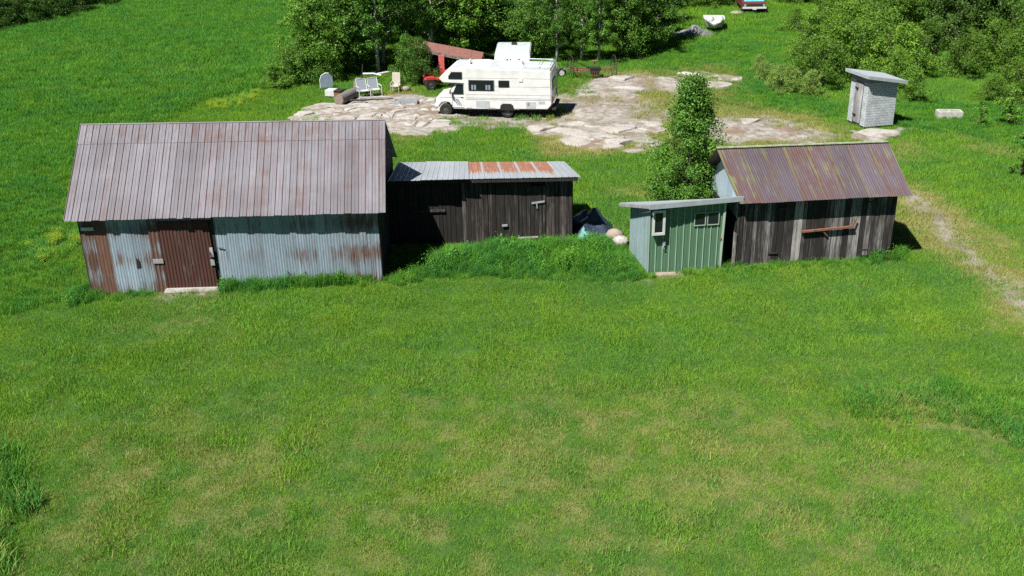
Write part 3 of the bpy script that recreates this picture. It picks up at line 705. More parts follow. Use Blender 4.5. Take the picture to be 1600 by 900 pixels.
MB().bar(gp(.97, -.05, .03), gp(.995, 2.45, .03), .08, .03).build('corner_trim', M['green_panel'], green, world=True)

# ------------------------------------------------------------------ weathered board shed with a rusty roof
sF0, sF1 = V((7.72, 32.85, 0)), V((13.2, 33.14, 0)); sB0, sB1 = V((7.5, 36.3, 0)), V((13.0, 36.5, 0))
shed = thing('weathered_shed', 'grey weathered board shed with a purple-brown rusty metal gable roof', 'shed', (10.4, 34.7, gzf(10.4, 34.7)))
foot(sF0, sF1, sB1, sB0)
a0, a1, r1, r0 = V((7.69, 32.46, 2.39)), V((13.55, 32.76, 2.47)), V((13.21, 34.66, 3.8)), V((7.17, 34.3, 3.8))
c0, c1 = V((7.2, 36.7, 2.3)), V((13.1, 36.95, 2.3))
ns = 8
for i in range(ns):
    sheet(a0, a1, r1, r0, i/ns, (i+1.03)/ns, 0, 1, corr(9, .010), M['shed_roof'], shed, 'roof_sheet', (random.choice((.42, .5, .55, .62)), random.uniform(.9, 1.08), (.9, .55, .5, .6, .9, .7, .5, .6)[i]), lift=.006*(i % 2), jit=.006)
    sheet(c0, c1, r1, r0, i/ns, (i+1.03)/ns, 0, 1, corr(9, .010), M['shed_roof'], shed, 'roof_sheet', (.5, .95, .3), lift=.006*(i % 2))
MB().bar(r0+V((0, 0, .02)), r1+V((0, 0, .02)), .16, .025).build('ridge_cap', M['lichen'], shed, world=True)
boards(shed, sF0[:2], sF1[:2], -.12, 2.5, 2.52, 34, M['wood_grey'], (0, -1), light=(.12, .55), jz=.08,
       pal={2: .45, 7: .7, 13: .8, 14: 1.0, 15: .5, 22: .75, 23: .7, 25: .72, 26: .8, 28: .66, 31: .55, 0: .2, 1: .15, 9: .08, 10: .05, 18: .05, 19: .1})
boards(shed, (7.62, 32.8), (7.74, 32.8), -.1, 1.3, 1.2, 1, M['wood_grey'], (0, -1), light=(.6, .7), name='loose_board')
gable(shed, sF1, sB1, 3.7, 2.46, 2.3, -.12, 22, M['wood_grey'], (1, 0), (.1, .4))
for i in range(5):
    q0, q1 = sF0.lerp(sB0, i/5), sF0.lerp(sB0, (i+1)/5)
    tp = lambda t: lerp(2.36, 3.66, t/.45) if t < .45 else lerp(3.66, 2.3, (t-.45)/.55)
    pts = [V((q0.x, q0.y, 1.75)), V((q1.x, q1.y, 1.75)), V((q1.x, q1.y, tp((i+1)/5)))]
    if i/5 < .45 < (i+1)/5: qm = sF0.lerp(sB0, .45); pts.append(V((qm.x, qm.y, 3.66)))
    pts.append(V((q0.x, q0.y, tp(i/5))))
    MB().prism(pts, (-.02, 0, 0)).build('gable_sheet', M['gable_sheet'], shed, (.1, 1, 0), world=True)
boards(shed, sF0[:2], sB0[:2], -.12, 1.76, 1.76, 18, M['wood_dark'], (-1, 0), light=(.05, .25), name='gable_board')
boards(shed, sB0[:2], sB1[:2], -.12, 2.3, 2.3, 26, M['wood_grey'], (0, 1), light=(.1, .4))
MB().hexa([(7.78, 32.95, -.1), (13.15, 33.24, -.1), (13.15, 33.26, -.1), (7.78, 32.97, -.1), (7.78, 32.95, 2.3), (13.15, 33.24, 2.35), (13.15, 33.26, 2.35), (7.78, 32.97, 2.3)]).build('blackout_sheet', M['dark_inside'], shed, world=True)  # added dark sheet, blocks the daylight between the front boards
bar = MB().bar((9.98, 32.86, 1.20), (11.78, 32.93, 1.33), .08, .065).build('iron_bar', M['iron_rust'], shed, world=True)
MB().bar((11.7, 32.9, 1.28), (11.84, 32.94, 1.62), .03, .04).build('bar_bracket', M['iron_rust'], bar, world=True)
MB().bar((10.72, 32.88, 1.2), (10.9, 32.93, 1.0), .03, .04).build('bar_bracket', M['iron_rust'], bar, world=True)
for (x, z) in ((9.28, 2.06), (12.3, 2.2), (9.05, .42), (12.2, .45)):
    MB().bar((x-.16, 32.86+.05*(x-9.2)/3, z), (x+.16, 32.87+.05*(x-9.2)/3, z+.01), .03, .05).build('hinge', M['iron_dark'], shed, world=True)

# ------------------------------------------------------------------ outhouse clad in pale brick-pattern siding
oc, ol, orr = P(1350, 202), P(1322, 191), P(1397, 199)
dv = V((-.40, 1.5, 0)); rv_ = V((1.55, .34, 0)); ol = oc+dv; orr = oc+rv_; ob = oc+dv+rv_
out = thing('outhouse', 'narrow white brick-patterned outhouse with a sloping slab roof and grey plank door', 'outhouse', ((oc.x+ob.x)/2, (oc.y+ob.y)/2, 0))
foot(oc, orr, ob, ol)
zt, zt2, zb = 2.62, 2.34, .12
def otop(p): return lerp(zt, zt2, (p-oc).dot(rv_)/rv_.length_squared)
cs = [oc, orr, ob, ol]
cc_ = sum(cs, V((0,0,0)))/4
lo = [V((p.x, p.y, zb)) for p in cs]; hi = [V((p.x, p.y, otop(p))) for p in cs]
MB().hexa(lo+hi).build('wall', M['mortar'], out, world=True)
MB().hexa([V((*(cc_+(p-cc_)*.97)[:2], -.15)) for p in cs]+[V((*(cc_+(p-cc_)*.97)[:2], zb)) for p in cs]).build('sill', M['wood_dark'], out, (0, .2, 0), world=True)
def bricks(p, q, nrm, rows, cols, skip=None):
    d = q-p; nrm = V(nrm)*.012; hz = (2.32-zb)/rows
    for rr in range(rows):
        z0_ = zb+rr*hz; s = 0 if rr % 2 else .5
        for k in range(cols+1):
            t0 = max(0, (k-s)/cols)+.006; t1 = min(1, (k+1-s)/cols)-.006
            if t1-t0 < .03: continue
            if skip and t1 > skip[0] and t0 < skip[1]:
                if t0 < skip[0]: t1 = skip[0]
                elif t1 > skip[1]: t0 = skip[1]
                else: continue
                if t1-t0 < .03: continue
            e0 = p+d*t0; e1 = p+d*t1; z1_ = z0_+hz-.014
            MB().hexa([V((*e0[:2], z0_))+nrm, V((*e1[:2], z0_))+nrm, V((*e1[:2], z0_)), V((*e0[:2], z0_)), V((*e0[:2], z1_))+nrm, V((*e1[:2], z1_))+nrm, V((*e1[:2], z1_)), V((*e0[:2], z1_))]).build('brick', M['brick_white'], out, (1, 1, 1), world=True)
bricks(oc, orr, (.2, -.98, 0), 17, 6); bricks(ol, oc, (-.97, -.25, 0), 17, 5, (.28, .74))
def od(t, z, off): q = ol.lerp(oc, t); return V((q.x-off, q.y, z))
dr = MB().hexa([od(.29, .2, .02), od(.73, .2, .02), od(.73, .2, 0), od(.29, .2, 0), od(.29, 2.2, .02), od(.73, 2.2, .02), od(.73, 2.2, 0), od(.29, 2.2, 0)]).build('door', M['dark_inside'], out, world=True)
for k in range(4):
    a, c_ = .295+.1085*k, .295+.1085*(k+1)-.008
    MB().hexa([od(a, .2, .045), od(c_, .2, .045), od(c_, .2, .02), od(a, .2, .02), od(a, 2.2, .045), od(c_, 2.2, .045), od(c_, 2.2, .02), od(a, 2.2, .02)]).build('door_board', M['wood_pale'], dr, (0, .25+.1*k, 0), world=True)
for z in (.55, 1.9): MB().box(od(.3, z, .06), od(.5, z+.05, .046)).build('hinge', M['iron_dark'], dr, world=True)
ux, uy = rv_.normalized(), dv.normalized(); q = [oc-ux*.26-uy*.3+V((0, 0, zt+.06)), orr+ux*.3-uy*.3+V((0, 0, zt2-.03)), ob+ux*.3+uy*.2+V((0, 0, zt2-.03)), ol-ux*.26+uy*.2+V((0, 0, zt+.06))]
MB().hexa(q+[p+V((0, 0, .07)) for p in q]).build('roof', M['fascia'], out, world=True)
MB().bar(q[0]+V((0, -.02, 0)), q[1]+V((0, -.02, 0)), .03, .16).build('fascia', M['fascia'], out, world=True)
MB().bar(q[0]+V((-.02, .0, 0)), q[3]+V((-.02, 0, 0)), .03, .16).build('fascia', M['fascia'], out, world=True)

# ------------------------------------------------------------------ motorhome (front faces left)
rvp = P(680, 182); ang = -math.radians(9)
rv = thing('motorhome', 'white motorhome with a sleeping cab over the driver, parked on bare rock', 'motorhome', (rvp.x, rvp.y, 0), ang)
def prof(poly, y0, y1, mb=None):
    mb = mb or MB(); return mb.prism([(x, y0, z) for x, z in poly], (0, y1-y0, 0))
W_ = 2.25
coach = prof([(1.62, .42), (6.15, .48), (6.36, .75), (6.3, 2.55), (3.1, 2.62), (2.6, 2.68), (.92, 2.62), (.28, 2.08), (.5, 1.83), (1.62, 1.79)], 0, W_).build('coach_body', M['rv_white'], rv, bevel=.05)
MB().hexa([(1.0, .08, 2.60), (6.25, .08, 2.535), (6.25, W_-.08, 2.535), (1.0, W_-.08, 2.60), (1.0, .08, 2.66), (6.25, .08, 2.60), (6.25, W_-.08, 2.60), (1.0, W_-.08, 2.66)]).build('roof', M['rv_roof'], rv, bevel=.015)
cab = prof([(.02, .46), (.0, .62), (.06, 1.0), (.72, 1.14), (1.12, 1.78), (1.7, 1.78), (1.7, .40), (1.0, .40), (.93, .58), (.78, .74), (.58, .78), (.38, .74), (.24, .58), (.18, .46)], .13, W_-.13).build('cab', M['rv_white'], rv, bevel=.04)
MB().hexa([(.74, .3, 1.16), (.75, W_-.3, 1.16), (1.08, W_-.35, 1.74), (1.08, .35, 1.74), (.70, .3, 1.17), (.70, W_-.3, 1.17), (1.05, W_-.35, 1.76), (1.05, .35, 1.76)]).build('windshield', M['glass'], cab)
MB().box((-.06, .1, .40), (.1, W_-.1, .54)).build('bumper', M['galv'], cab, bevel=.02)
MB().box((-.015, .5, .66), (.02, W_-.5, .92)).build('grille', M['rv_grey'], cab)
for y in (.2, W_-.45): MB().box((-.025, y, .68), (.02, y+.25, .9)).build('headlight', M['glass'], cab, bevel=.01)
def wpane(parent, x0, x1, z0, z1, y, name='window', poly=None, fr='rv_grey'):
    poly = poly or [(x0, z0), (x1, z0), (x1, z1), (x0, z1)]
    cx_ = sum(p[0] for p in poly)/len(poly); cz_ = sum(p[1] for p in poly)/len(poly)
    f_ = MB().prism([(cx_+(x-cx_)*1.06, y, cz_+(z-cz_)*1.08) for x, z in poly], (0, -.018, 0)).build(name, M[fr], parent, bevel=.006)
    MB().prism([(x, y-.019, z) for x, z in poly], (0, -.008, 0)).build('pane', M['glass'], f_)
    return f_
wpane(coach, 0, 0, 0, 0, 0, 'window', [(.83, 2.06), (1.55, 2.06), (1.55, 2.42), (1.0, 2.42), (.83, 2.2)])
bw = wpane(coach, 1.92, 3.25, 1.46, 2.0, 0)
for x in (2.05, 2.82):
    for k in range(2): MB().box((x+k*.15, -.031, 1.5), (x+k*.15+.1, -.028, 1.76)).build('curtain', M['canvas_grey'], bw)
wpane(coach, 3.52, 4.08, 1.66, 2.0, 0)
dw = wpane(cab, 1.05, 1.58, 1.24, 1.72, .13, 'door_window', [(.98, 1.22), (1.58, 1.22), (1.58, 1.72), (1.22, 1.72)], 'rv_white')
MB().box((1.60, .115, .5), (1.615, .128, 1.76)).box((.95, .115, .5), (.965, .128, 1.2)).box((.95, .115, .49), (1.615, .128, .505)).build('door_gap', M['rv_grey'], cab)
MB().box((1.42, .09, 1.06), (1.54, .128, 1.09)).build('door_handle', M['galv'], cab)
mi = MB().box((.86, -.12, 1.25), (.92, .05, 1.5)).build('mirror', M['rv_grey'], cab, bevel=.015)
MB().bar((.9, .0, 1.28), (.98, .13, 1.2), .02, .02).build('mirror_arm', M['iron_dark'], mi)
for k, (x, z) in enumerate(((1.0, .98), (1.1, .97), (1.2, .96))):
    MB().prism([(x, .128, z), (x+.07, .128, z), (x+.28, .128, z-.38), (x+.24, .128, z-.38)], (0, -.004, 0)).build('stripe', M['rv_blue'], cab)
MB().box((.12, .124, 1.02), (1.6, .129, 1.04)).build('trim_line', M['rv_trim'], cab)
for z, x1 in ((.98, 6.3), (1.06, 6.3)): MB().box((1.72, -.012, z), (x1, -.001, z+.014)).build('trim_line', M['rv_roof'], coach)
for k in range(3):
    z = 1.24+k*.44; x0 = 3.3 if 1.4 < z < 2.05 else (1.75 if z < 1.75 else 1.0)
    MB().box((x0 if z < 2.1 else .95, -.008, z), (6.3, -.001, z+.01)).build('siding_rib', M['rv_roof'], coach)
MB().box((4.6, -.03, 1.95), (4.82, -.001, 2.12)).build('vent_cover', M['rv_white'], coach, bevel=.01)
for (x0, x1, z0, z1) in ((2.28, 3.02, .55, .9), (4.98, 5.5, .55, .88), (5.65, 6.0, .78, .92)): MB().box((x0, -.008, z0), (x1, -.001, z1)).build('hatch', M['rv_roof'], coach, bevel=.003)
MB().box((5.05, -.02, .68), (5.15, -.001, .86)).build('filler_cap', M['rv_grey'], coach)
for (x0, x1) in ((1.75, 2.05), (2.95, 3.35), (4.3, 4.6)): MB().box((x0, -.006, .46), (x1, -.001, .52)).build('skirt_mark', M['rv_grey'], coach)
MB().prism([(3.55, -.006, .42), (4.35, -.006, .42), (4.28, -.006, .68), (4.15, -.006, .77), (3.72, -.006, .77), (3.6, -.006, .68)], (0, .004, 0)).build('wheel_arch', M['black'], coach)
MB().box((6.34, .55, 1.42), (6.372, 1.7, 1.95)).build('rear_window', M['glass'], coach)
for y in (.12, W_-.24): MB().box((6.36, y, .85), (6.4, y+.12, 1.15)).build('tail_light', M['red'], coach)
MB().box((6.35, .1, .45), (6.55, W_-.1, .58)).build('rear_bumper', M['iron_dark'], coach)
lad = MB()
for y in (1.85, 2.15): lad.tube([(6.42, y, .7), (6.40, y, 2.5), (6.3, y, 2.72), (6.0, y, 2.72)], .018, 6)
for k in range(6): lad.tube([(6.42, 1.85, .85+k*.3), (6.42, 2.15, .85+k*.3)], .014, 6)
lad.build('ladder', M['galv'], coach)
rack = MB()
for y in (.25, W_-.2): rack.tube([(4.9, y, 2.62), (4.9, y, 2.76), (6.22, y, 2.74), (6.22, y, 2.6)], .016, 6)
for x in (5.6, 6.22): rack.tube([(x, .25, 2.75), (x, W_-.2, 2.75)], .016, 6)
rack.build('roof_rack', M['galv'], rv)
MB().hexa([(3.8, .75, 2.6), (4.75, .75, 2.6), (4.75, 1.5, 2.6), (3.8, 1.5, 2.6), (3.9, .85, 2.8), (4.6, .85, 2.8), (4.6, 1.4, 2.8), (3.9, 1.4, 2.8)]).build('air_conditioner', M['rv_white'], rv, bevel=.03)
MB().box((3.45, .95, 2.6), (3.85, 1.4, 2.72)).build('roof_vent', M['rv_white'], rv, bevel=.02)
MB().hexa([(1.5, .9, 2.63), (1.85, .9, 2.63), (1.85, 1.3, 2.63), (1.5, 1.3, 2.63), (1.78, .9, 2.88), (1.85, .9, 2.88), (1.85, 1.3, 2.88), (1.78, 1.3, 2.88)]).build('roof_vent', M['rv_white'], rv, bevel=.01)
def wheel(parent, c, r, wd, rimmat, axis=(0, 1, 0), hubr=.55):
    wl = MB().lathe(V(c)-V(axis)*wd/2, axis, [(0, r*.55), (0, r*.9), (wd*.15, r), (wd*.85, r), (wd, r*.9), (wd, r*.55)], 22).build('wheel', M['tyre'], parent, smooth='angle')
    MB().lathe(V(c)-V(axis)*(wd/2+.012), axis, [(0, r*.18), (.008, r*.30), (.02, r*.48), (.0, r*hubr), (.05, r*hubr)], 18).build('rim', rimmat, wl, smooth='angle')
    return wl
wheel(rv, (.58, .2, .34), .345, .2, M['rim']); wheel(rv, (3.95, .22, .34), .345, .26, M['rim'])
wheel(rv, (.58, W_-.2, .34), .345, .2, M['rim']); wheel(rv, (3.95, W_-.22, .34), .345, .26, M['rim'])
MB().box((.4, .35, .3), (6.2, W_-.35, .46)).build('chassis', M['black'], rv)
foot(*[rv.matrix_basis @ V(p) for p in ((.2, .15, 0), (6.0, .15, 0), (6.0, W_, 0), (.2, W_, 0))])

# ------------------------------------------------------------------ camper trailer behind the motorhome
tp_ = PG(801, 138)
trl = thing('camper_trailer', 'silvery camper trailer with a sloping front end behind the motorhome', 'trailer', (tp_.x, tp_.y, 0), math.radians(-3))
tb = MB().prism([(-1.05, y, z) for y, z in ((0, .5), (-.04, 1.3), (.06, 1.75), (.38, 2.03), (3.5, 2.1), (3.7, .5))], (2.1, 0, 0)).build('body', M['aluminium'], trl, bevel=.05)
MB().hexa([(-.28, -.06, 1.36), (.3, -.06, 1.36), (.3, .02, 1.36), (-.28, .02, 1.36), (-.28, -.01, 1.6), (.3, -.01, 1.6), (.3, .1, 1.6), (-.28, .1, 1.6)]).build('front_window', M['red'], tb)
for x in (-.35, -.15, .35): MB().box((x, .0, 1.70), (x+.08, .14, 1.75)).build('marker_light', M['red'], tb)
MB().box((-.99, -.06, 1.28), (.99, 0, 1.31)).build('trim_line', M['rv_grey'], tb)
MB().box((-.15, 2.6, 2.05), (.18, 2.95, 2.2)).build('roof_vent', M['iron_dark'], trl, bevel=.02)
MB().box((1.04, 1.4, 1.3), (1.06, 2.4, 1.85)).build('side_window', M['glass'], tb)
MB().bar((0, .2, .5), (0, -1.1, .45), .08, .1).build('hitch', M['iron_dark'], trl)
wheel(trl, (-.95, 2.6, .32), .32, .2, M['rim'], (1, 0, 0)); wheel(trl, (.95, 2.6, .32), .32, .2, M['rim'], (1, 0, 0))

# ------------------------------------------------------------------ open shelter with a brown roof and red post
k0, k1 = P(640, 74, 1.75), P(752, 97, 1.7); h0, h1 = P(634, 60, 2.05), P(756, 83, 1.85)
shel = thing('open_shelter', 'open-fronted shelter with a long brown roof and a red front post under the trees', 'shelter', ((k0.x+k1.x)/2, (k0.y+h1.y)/2+1, 0))
nrm = (k1-k0).cross(h0-k0).normalized()
for i in range(7):
    def bl(u, v): return k0.lerp(k1, u).lerp(h0.lerp(h1, u), v)
    a, c_ = i/7, (i+.985)/7; th = V((0, 0, .05+.006*(i % 2)))
    MB().hexa([bl(a, 0), bl(c_, 0), bl(c_, 1), bl(a, 1), bl(a, 0)+th, bl(c_, 0)+th, bl(c_, 1)+th, bl(a, 1)+th]).build('roof_panel', M['brown_roof'], shel, world=True)
MB().bar(k0+V((0, -.03, -.05)), k1+V((0, -.03, -.05)), .04, .14).build('fascia', M['wood_grey'], shel, (0, .6, 0), world=True)
back = V((.9, 1.6, 0))
r0_, r1_ = h0+back+V((0, 0, -.7)), h1+back+V((0, 0, -.6))
MB().hexa([h0, h1, r1_, r0_, h0+V((0, 0, .05)), h1+V((0, 0, .05)), r1_+V((0, 0, .05)), r0_+V((0, 0, .05))]).build('rear_roof', M['brown_roof'], shel, world=True)
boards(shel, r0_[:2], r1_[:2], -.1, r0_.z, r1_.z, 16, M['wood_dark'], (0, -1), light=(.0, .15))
pf = lambda t: k0.lerp(k1, t)
for t in (.08, .93): q_ = pf(t)+V((.05, .15, 0)); MB().box((q_.x-.07, q_.y-.07, -.1), (q_.x+.07, q_.y+.07, q_.z)).build('post', M['wood_grey'], shel, (0, .4, 0), world=True)
q_ = pf(.47)+V((-.05, -.16, 0)); MB().box((q_.x-.17, q_.y-.05, -.1), (q_.x+.17, q_.y+.05, q_.z-.04)).build('red_post', M['red_board'], shel, world=True)

# ------------------------------------------------------------------ red garden tractor
tq = PG(674, 142)
trac = thing('garden_tractor', 'small red garden tractor half hidden behind the motorhome nose', 'tractor', (tq.x, tq.y, 0), math.radians(12)); trac.scale = (1.15, 1.15, 1.25)
wheel(trac, (.0, .1, .28), .28, .22, M['rim']); wheel(trac, (.0, .95, .28), .28, .22, M['rim'])
wheel(trac, (1.25, .2, .19), .19, .14, M['rim']); wheel(trac, (1.25, .85, .19), .19, .14, M['rim'])
MB().hexa([(.65, .3, .42), (1.5, .33, .42), (1.5, .72, .42), (.65, .75, .42), (.62, .3, .85), (1.48, .35, .78), (1.48, .7, .78), (.62, .75, .85)]).build('hood', M['red'], trac, bevel=.04)
MB().box((-.25, .28, .4), (.6, .78, .5)).build('deck', M['red'], trac, bevel=.02)
for y in (-.02, .78): MB().prism([(-.3, y, .5), (-.2, y, .64), (.2, y, .64), (.32, y, .5)], (0, .28, 0)).build('fender', M['red'], trac, bevel=.02)
MB().box((-.2, .33, .52), (.18, .73, .62)).box((-.26, .33, .55), (-.18, .73, .92)).build('seat', M['black'], trac, bevel=.02)
MB().tube([(.7, .53, .8), (.5, .53, 1.0)], .02, 6).ring((.48, .53, 1.0), (.7, 0, -.7), .16, .018, 18, 6).build('steering_wheel', M['black'], trac)
MB().bar((.3, .4, .38), (1.4, .4, .36), .08, .08).build('frame', M['red'], trac)

# ------------------------------------------------------------------ rusty horse-drawn hay rake
hk = PG(926, 124)
rake = thing('hay_rake', 'old rusty hay rake with two tall thin spoked wheels on the grass', 'farm implement', (hk.x, hk.y, 0), math.radians(-4))
for x, tilt in ((-1.35, .25), (1.3, .2)):
    ax = V((1, tilt*1.2, 0)).normalized(); c_ = V((x, .4, .70))
    wl = MB().ring(c_, ax, .70, .026, 32, 6).build('wheel', M['iron_dark'], rake)
    sp_ = MB(); u = ax.orthogonal().normalized(); v = ax.cross(u)
    for k in range(10): t = 2*math.pi*k/10; sp_.tube([c_, c_+(u*math.cos(t)+v*math.sin(t))*.70], .009, 4)
    sp_.build('spoke', M['iron_dark'], wl); MB().lathe(c_-ax*.08, ax, [(0, .05), (.16, .05)], 10).build('hub', M['iron_rust'], wl)
MB().bar((-1.4, .4, .6), (1.35, .4, .64), .09, .09).build('axle_beam', M['iron_rust'], rake)
MB().bar((-1.25, .15, .52), (1.0, .18, .66), .10, .08).build('rake_bar', M['iron_rust'], rake)
for k in range(16):
    x = -1.15+k*.14
    MB().tube([(x, .18, .56), (x, -.02, .45), (x, -.08, .22), (x, .08, .06)], .011, 5).build('tine', M['iron_rust'], rake)
MB().bar((-.2, .35, .66), (-1.0, -.0, 1.05), .05, .05).build('lift_lever', M['iron_dark'], rake)
MB().hexa([(-.1, .1, .25), (.4, .1, .25), (.4, .5, .25), (-.1, .5, .25), (-.2, .0, .7), (.5, .0, .7), (.5, .5, .7), (-.2, .5, .7)]).build('gear_box', M['iron_dark'], rake, bevel=.03)
MB().tube([(.15, .4, .7), (.1, .55, .98)], .02, 5).lathe((.1, .55, .98), (0, 0, 1), [(0, .08), (.02, .2), (.06, .22)], 14).build('seat', M['iron_rust'], rake)
MB().bar((-1.3, .5, .55), (-3.0, .7, .45), .09, .09).build('draw_pole', M['wood_grey'], rake, (0, .55, 0))
sp = PG(877, 121)
spw = thing('spare_wheel', 'black tyre with a white hub standing behind the motorhome rear', 'wheel', (sp.x, sp.y, 0), math.radians(20))
MB().lathe((0, -.09, .3), (0, 1, 0), [(0, .17), (0, .27), (.03, .3), (.15, .3), (.18, .27), (.18, .17)], 22).build('tyre', M['tyre'], spw, smooth='angle')
MB().lathe((0, -.1, .3), (0, 1, 0), [(0, .05), (.01, .1), (.0, .17), (.1, .17)], 18).build('hub', M['rim_white'], spw, smooth='angle')

# ------------------------------------------------------------------ clutter on the rock beside the motorhome
def blob(mb, c, r, seed, n=10, mrows=6, squash=(1, 1, 1), rough=.18):
    rr = random.Random(seed); c = V(c); vs_ = []; fs_ = []
    for i in range(mrows+1):
        th = math.pi*i/mrows
        for k in range(n):
            ph = 2*math.pi*k/n; q = 1+rr.uniform(-rough, rough)
            vs_.append(c+V((math.sin(th)*math.cos(ph)*squash[0], math.sin(th)*math.sin(ph)*squash[1], math.cos(th)*squash[2]))*r*q)
    for i in range(mrows):
        for k in range(n): fs_.append((i*n+k, (i+1)*n+k, (i+1)*n+(k+1) % n, i*n+(k+1) % n))
    return mb.add(vs_, fs_)
lg = PG(530, 166); lg2 = PG(556, 152)
log = thing('log', 'thick grey sawn log lying on the pale rock', 'log', ((lg.x+lg2.x)/2, (lg.y+lg2.y)/2, 0))
d = (lg2-lg); d.z = 0; L0 = d.length; d.normalize()
MB().lathe(lg+V((0, 0, .33)), d, [(0, .27), (.02, .3), (L0*.3, .31), (L0*.7, .30), (L0, .26)], 18).build('bark', M['log_bark'], log, smooth='angle', world=True)
MB().lathe(lg+V((0, 0, .33))-d*.012, d, [(0, .26), (.011, .265)], 18).build('cut_end', M['log_end'], log, world=True)
st_ = PG(559, 148)
stove = thing('fire_drum', 'upright dark smoker drum with a thin stick leaning by the log', 'drum', (st_.x, st_.y, 0))
MB().lathe((0, 0, .0), (.12, .05, 1), [(0, .27), (.62, .28), (.66, .26), (.9, .17), (.95, .14)], 16).build('drum', M['log_bark'], stove, smooth='angle')
MB().box((.22, -.2, .0), (.5, .15, .62)).build('side_plate', M['black'], stove)
MB().tube([(.28, .1, .6), (.40, .2, 1.7)], .035, 6).build('stick', M['iron_dark'], stove)
cb = PG(520, 151)
crate = thing('white_box', 'low white box with an open brown side by the grey headboard', 'box', (cb.x, cb.y, 0), math.radians(-18))
MB().box((-.35, -.3, 0), (.25, .3, .36)).build('box_shell', M['white_paint'], crate, bevel=.015)
MB().box((.252, -.28, .02), (.62, .28, .3)).build('brown_side', M['box_brown'], crate, bevel=.01)
MB().box((.22, -.32, .31), (.72, .32, .365)).build('lid', M['iron_dark'], crate)
hb = PG(511, 138)
hd = thing('headboard', 'blue-grey panel with a rounded white-edged top standing in grass', 'panel', (hb.x, hb.y, 0), math.radians(14))
po = [(-.38, -.05), (.38, -.05), (.38, .62), (.18, .82), (-.02, .84), (-.28, .70), (-.38, .45)]
MB().prism([(x, 0, z) for x, z in po], (0, .05, 0)).build('board', M['board_blue'], hd)
MB().tube([(x, 0.02, z) for x, z in [(-.38, -.05), (-.38, .45), (-.28, .70), (-.02, .84), (.18, .82)]], .035, 6).build('edge_trim', M['white_paint'], hd)
ch = PG(583, 153)
gl_ = thing('garden_glider', 'white tube-frame double garden seat with grey sling backs on the rock', 'garden seat', (ch.x, ch.y, 0.06), math.radians(24))
for x in (-.52, .16):
    MB().bar((x-.30, .1, .38), (x+.30, .1, .38), .45, .035).build('seat', M['canvas_white'], gl_)
    MB().hexa([(x-.27, .32, .42), (x+.27, .32, .42), (x+.27, .34, .42), (x-.27, .34, .42), (x-.27, .54, .95), (x+.27, .54, .95), (x+.27, .56, .95), (x-.27, .56, .95)]).build('backrest', M['canvas_grey'], gl_)
    MB().tube([(x-.29, .32, .4), (x-.29, .55, .98), (x+.29, .55, .98), (x+.29, .32, .4)], .026, 6).build('back_frame', M['white_paint'], gl_)
for x in (-.86, -.18, .5):
    MB().tube([(x, -.2, .38), (x, -.2, .62), (x, .38, .62)], .024, 6).build('armrest', M['white_paint'], gl_)
    for y in (-.2, .32): MB().tube([(x, y, -.05), (x, y, .4)], .024, 6).build('leg', M['white_paint'], gl_)
for y in (-.2, .32): MB().tube([(-.9, y, .02), (.55, y, .02)], .022, 6).build('runner', M['white_paint'], gl_)
pc = PG(619, 144)
pch = thing('lounge_chair', 'beige plastic lounge chair with a tall straight back on the rock', 'chair', (pc.x, pc.y, .06), math.radians(-8))
for k in range(6): MB().hexa([(-.24+k*.08, .15, .36), (-.165+k*.08, .15, .36), (-.165+k*.08, .18, .36), (-.24+k*.08, .18, .36), (-.24+k*.08, .28, 1.05), (-.165+k*.08, .28, 1.05), (-.165+k*.08, .31, 1.05), (-.24+k*.08, .31, 1.05)]).build('back_slat', M['plastic_beige'], pch)
MB().box((-.26, -.32, .3), (.26, .17, .36)).build('seat', M['plastic_beige'], pch, bevel=.02)
for x in (-.24, .24):
    MB().tube([(x, -.3, .3), (x, -.3, .52), (x, .18, .54)], .028, 6).build('armrest', M['plastic_beige'], pch)
    for y in (-.28, .2): MB().tube([(x, y, -.06), (x, y, .32)], .028, 6).build('leg', M['plastic_beige'], pch)
bt = PG(634, 143)
blk = MB(); blob(blk, (0, 0, .14), .22, 3, squash=(1.3, 1, .8)); rk = blk.build('stone', M['boulder'], None, smooth=True); rk.location = (bt.x, bt.y, 0)
tag(rk, 'small dark stone on the rock beside the beige lounge chair', 'stone')
ms = PG(632, 164)
tray = thing('metal_tray', 'shallow blue-grey metal trough lying on the rock before the motorhome', 'trough', (ms.x, ms.y, .08), math.radians(-3))
MB().box((-.55, -.22, 0), (.75, .28, .04)).build('base', M['board_blue'], tray)
for a_, b2 in (((-.55, -.22, .041), (.75, -.19, .2)), ((-.55, .25, .041), (.75, .28, .2)), ((-.55, -.188, .041), (-.52, .248, .2)), ((.72, -.188, .041), (.75, .248, .2))):
    MB().box(a_, b2).build('side', M['galv'], tray)
for i, (px, py, qx, qy, lab) in enumerate(((567, 123, 597, 126, 'white bare pole lying in grass at the forest edge'), (590, 123, 617, 120, 'crooked white branch lying on the pole at the forest edge'))):
    a_ = PG(px, py); b2 = PG(qx, qy); m_ = (a_+b2)/2
    o = MB().tube([a_-m_+V((0, 0, .28)), V((.1, .05, .34)), b2-m_+V((0, 0, .3))], [.07, .06, .05], 7).build('pole', M['wood_pale'], None, (0, .9, 0)); o.location = (m_.x, m_.y, 0); tag(o, lab, 'pole')
for i, (px, py, s, lab) in enumerate(((588, 158, .9, 'long weathered plank lying on the pale rock below the garden seat'), (560, 163, .45, 'short dark plank lying beside the grey log'))):
    q_ = PG(px, py); o = MB().box((-s, -.12, .0), (s, .12, .07)).build('plank', M['wood_pale' if i == 0 else 'wood_dark'], None, (0, .5, 0)); o.location = (q_.x, q_.y, .17); o.rotation_euler[2] = .1-.2*i; tag(o, lab, 'plank')

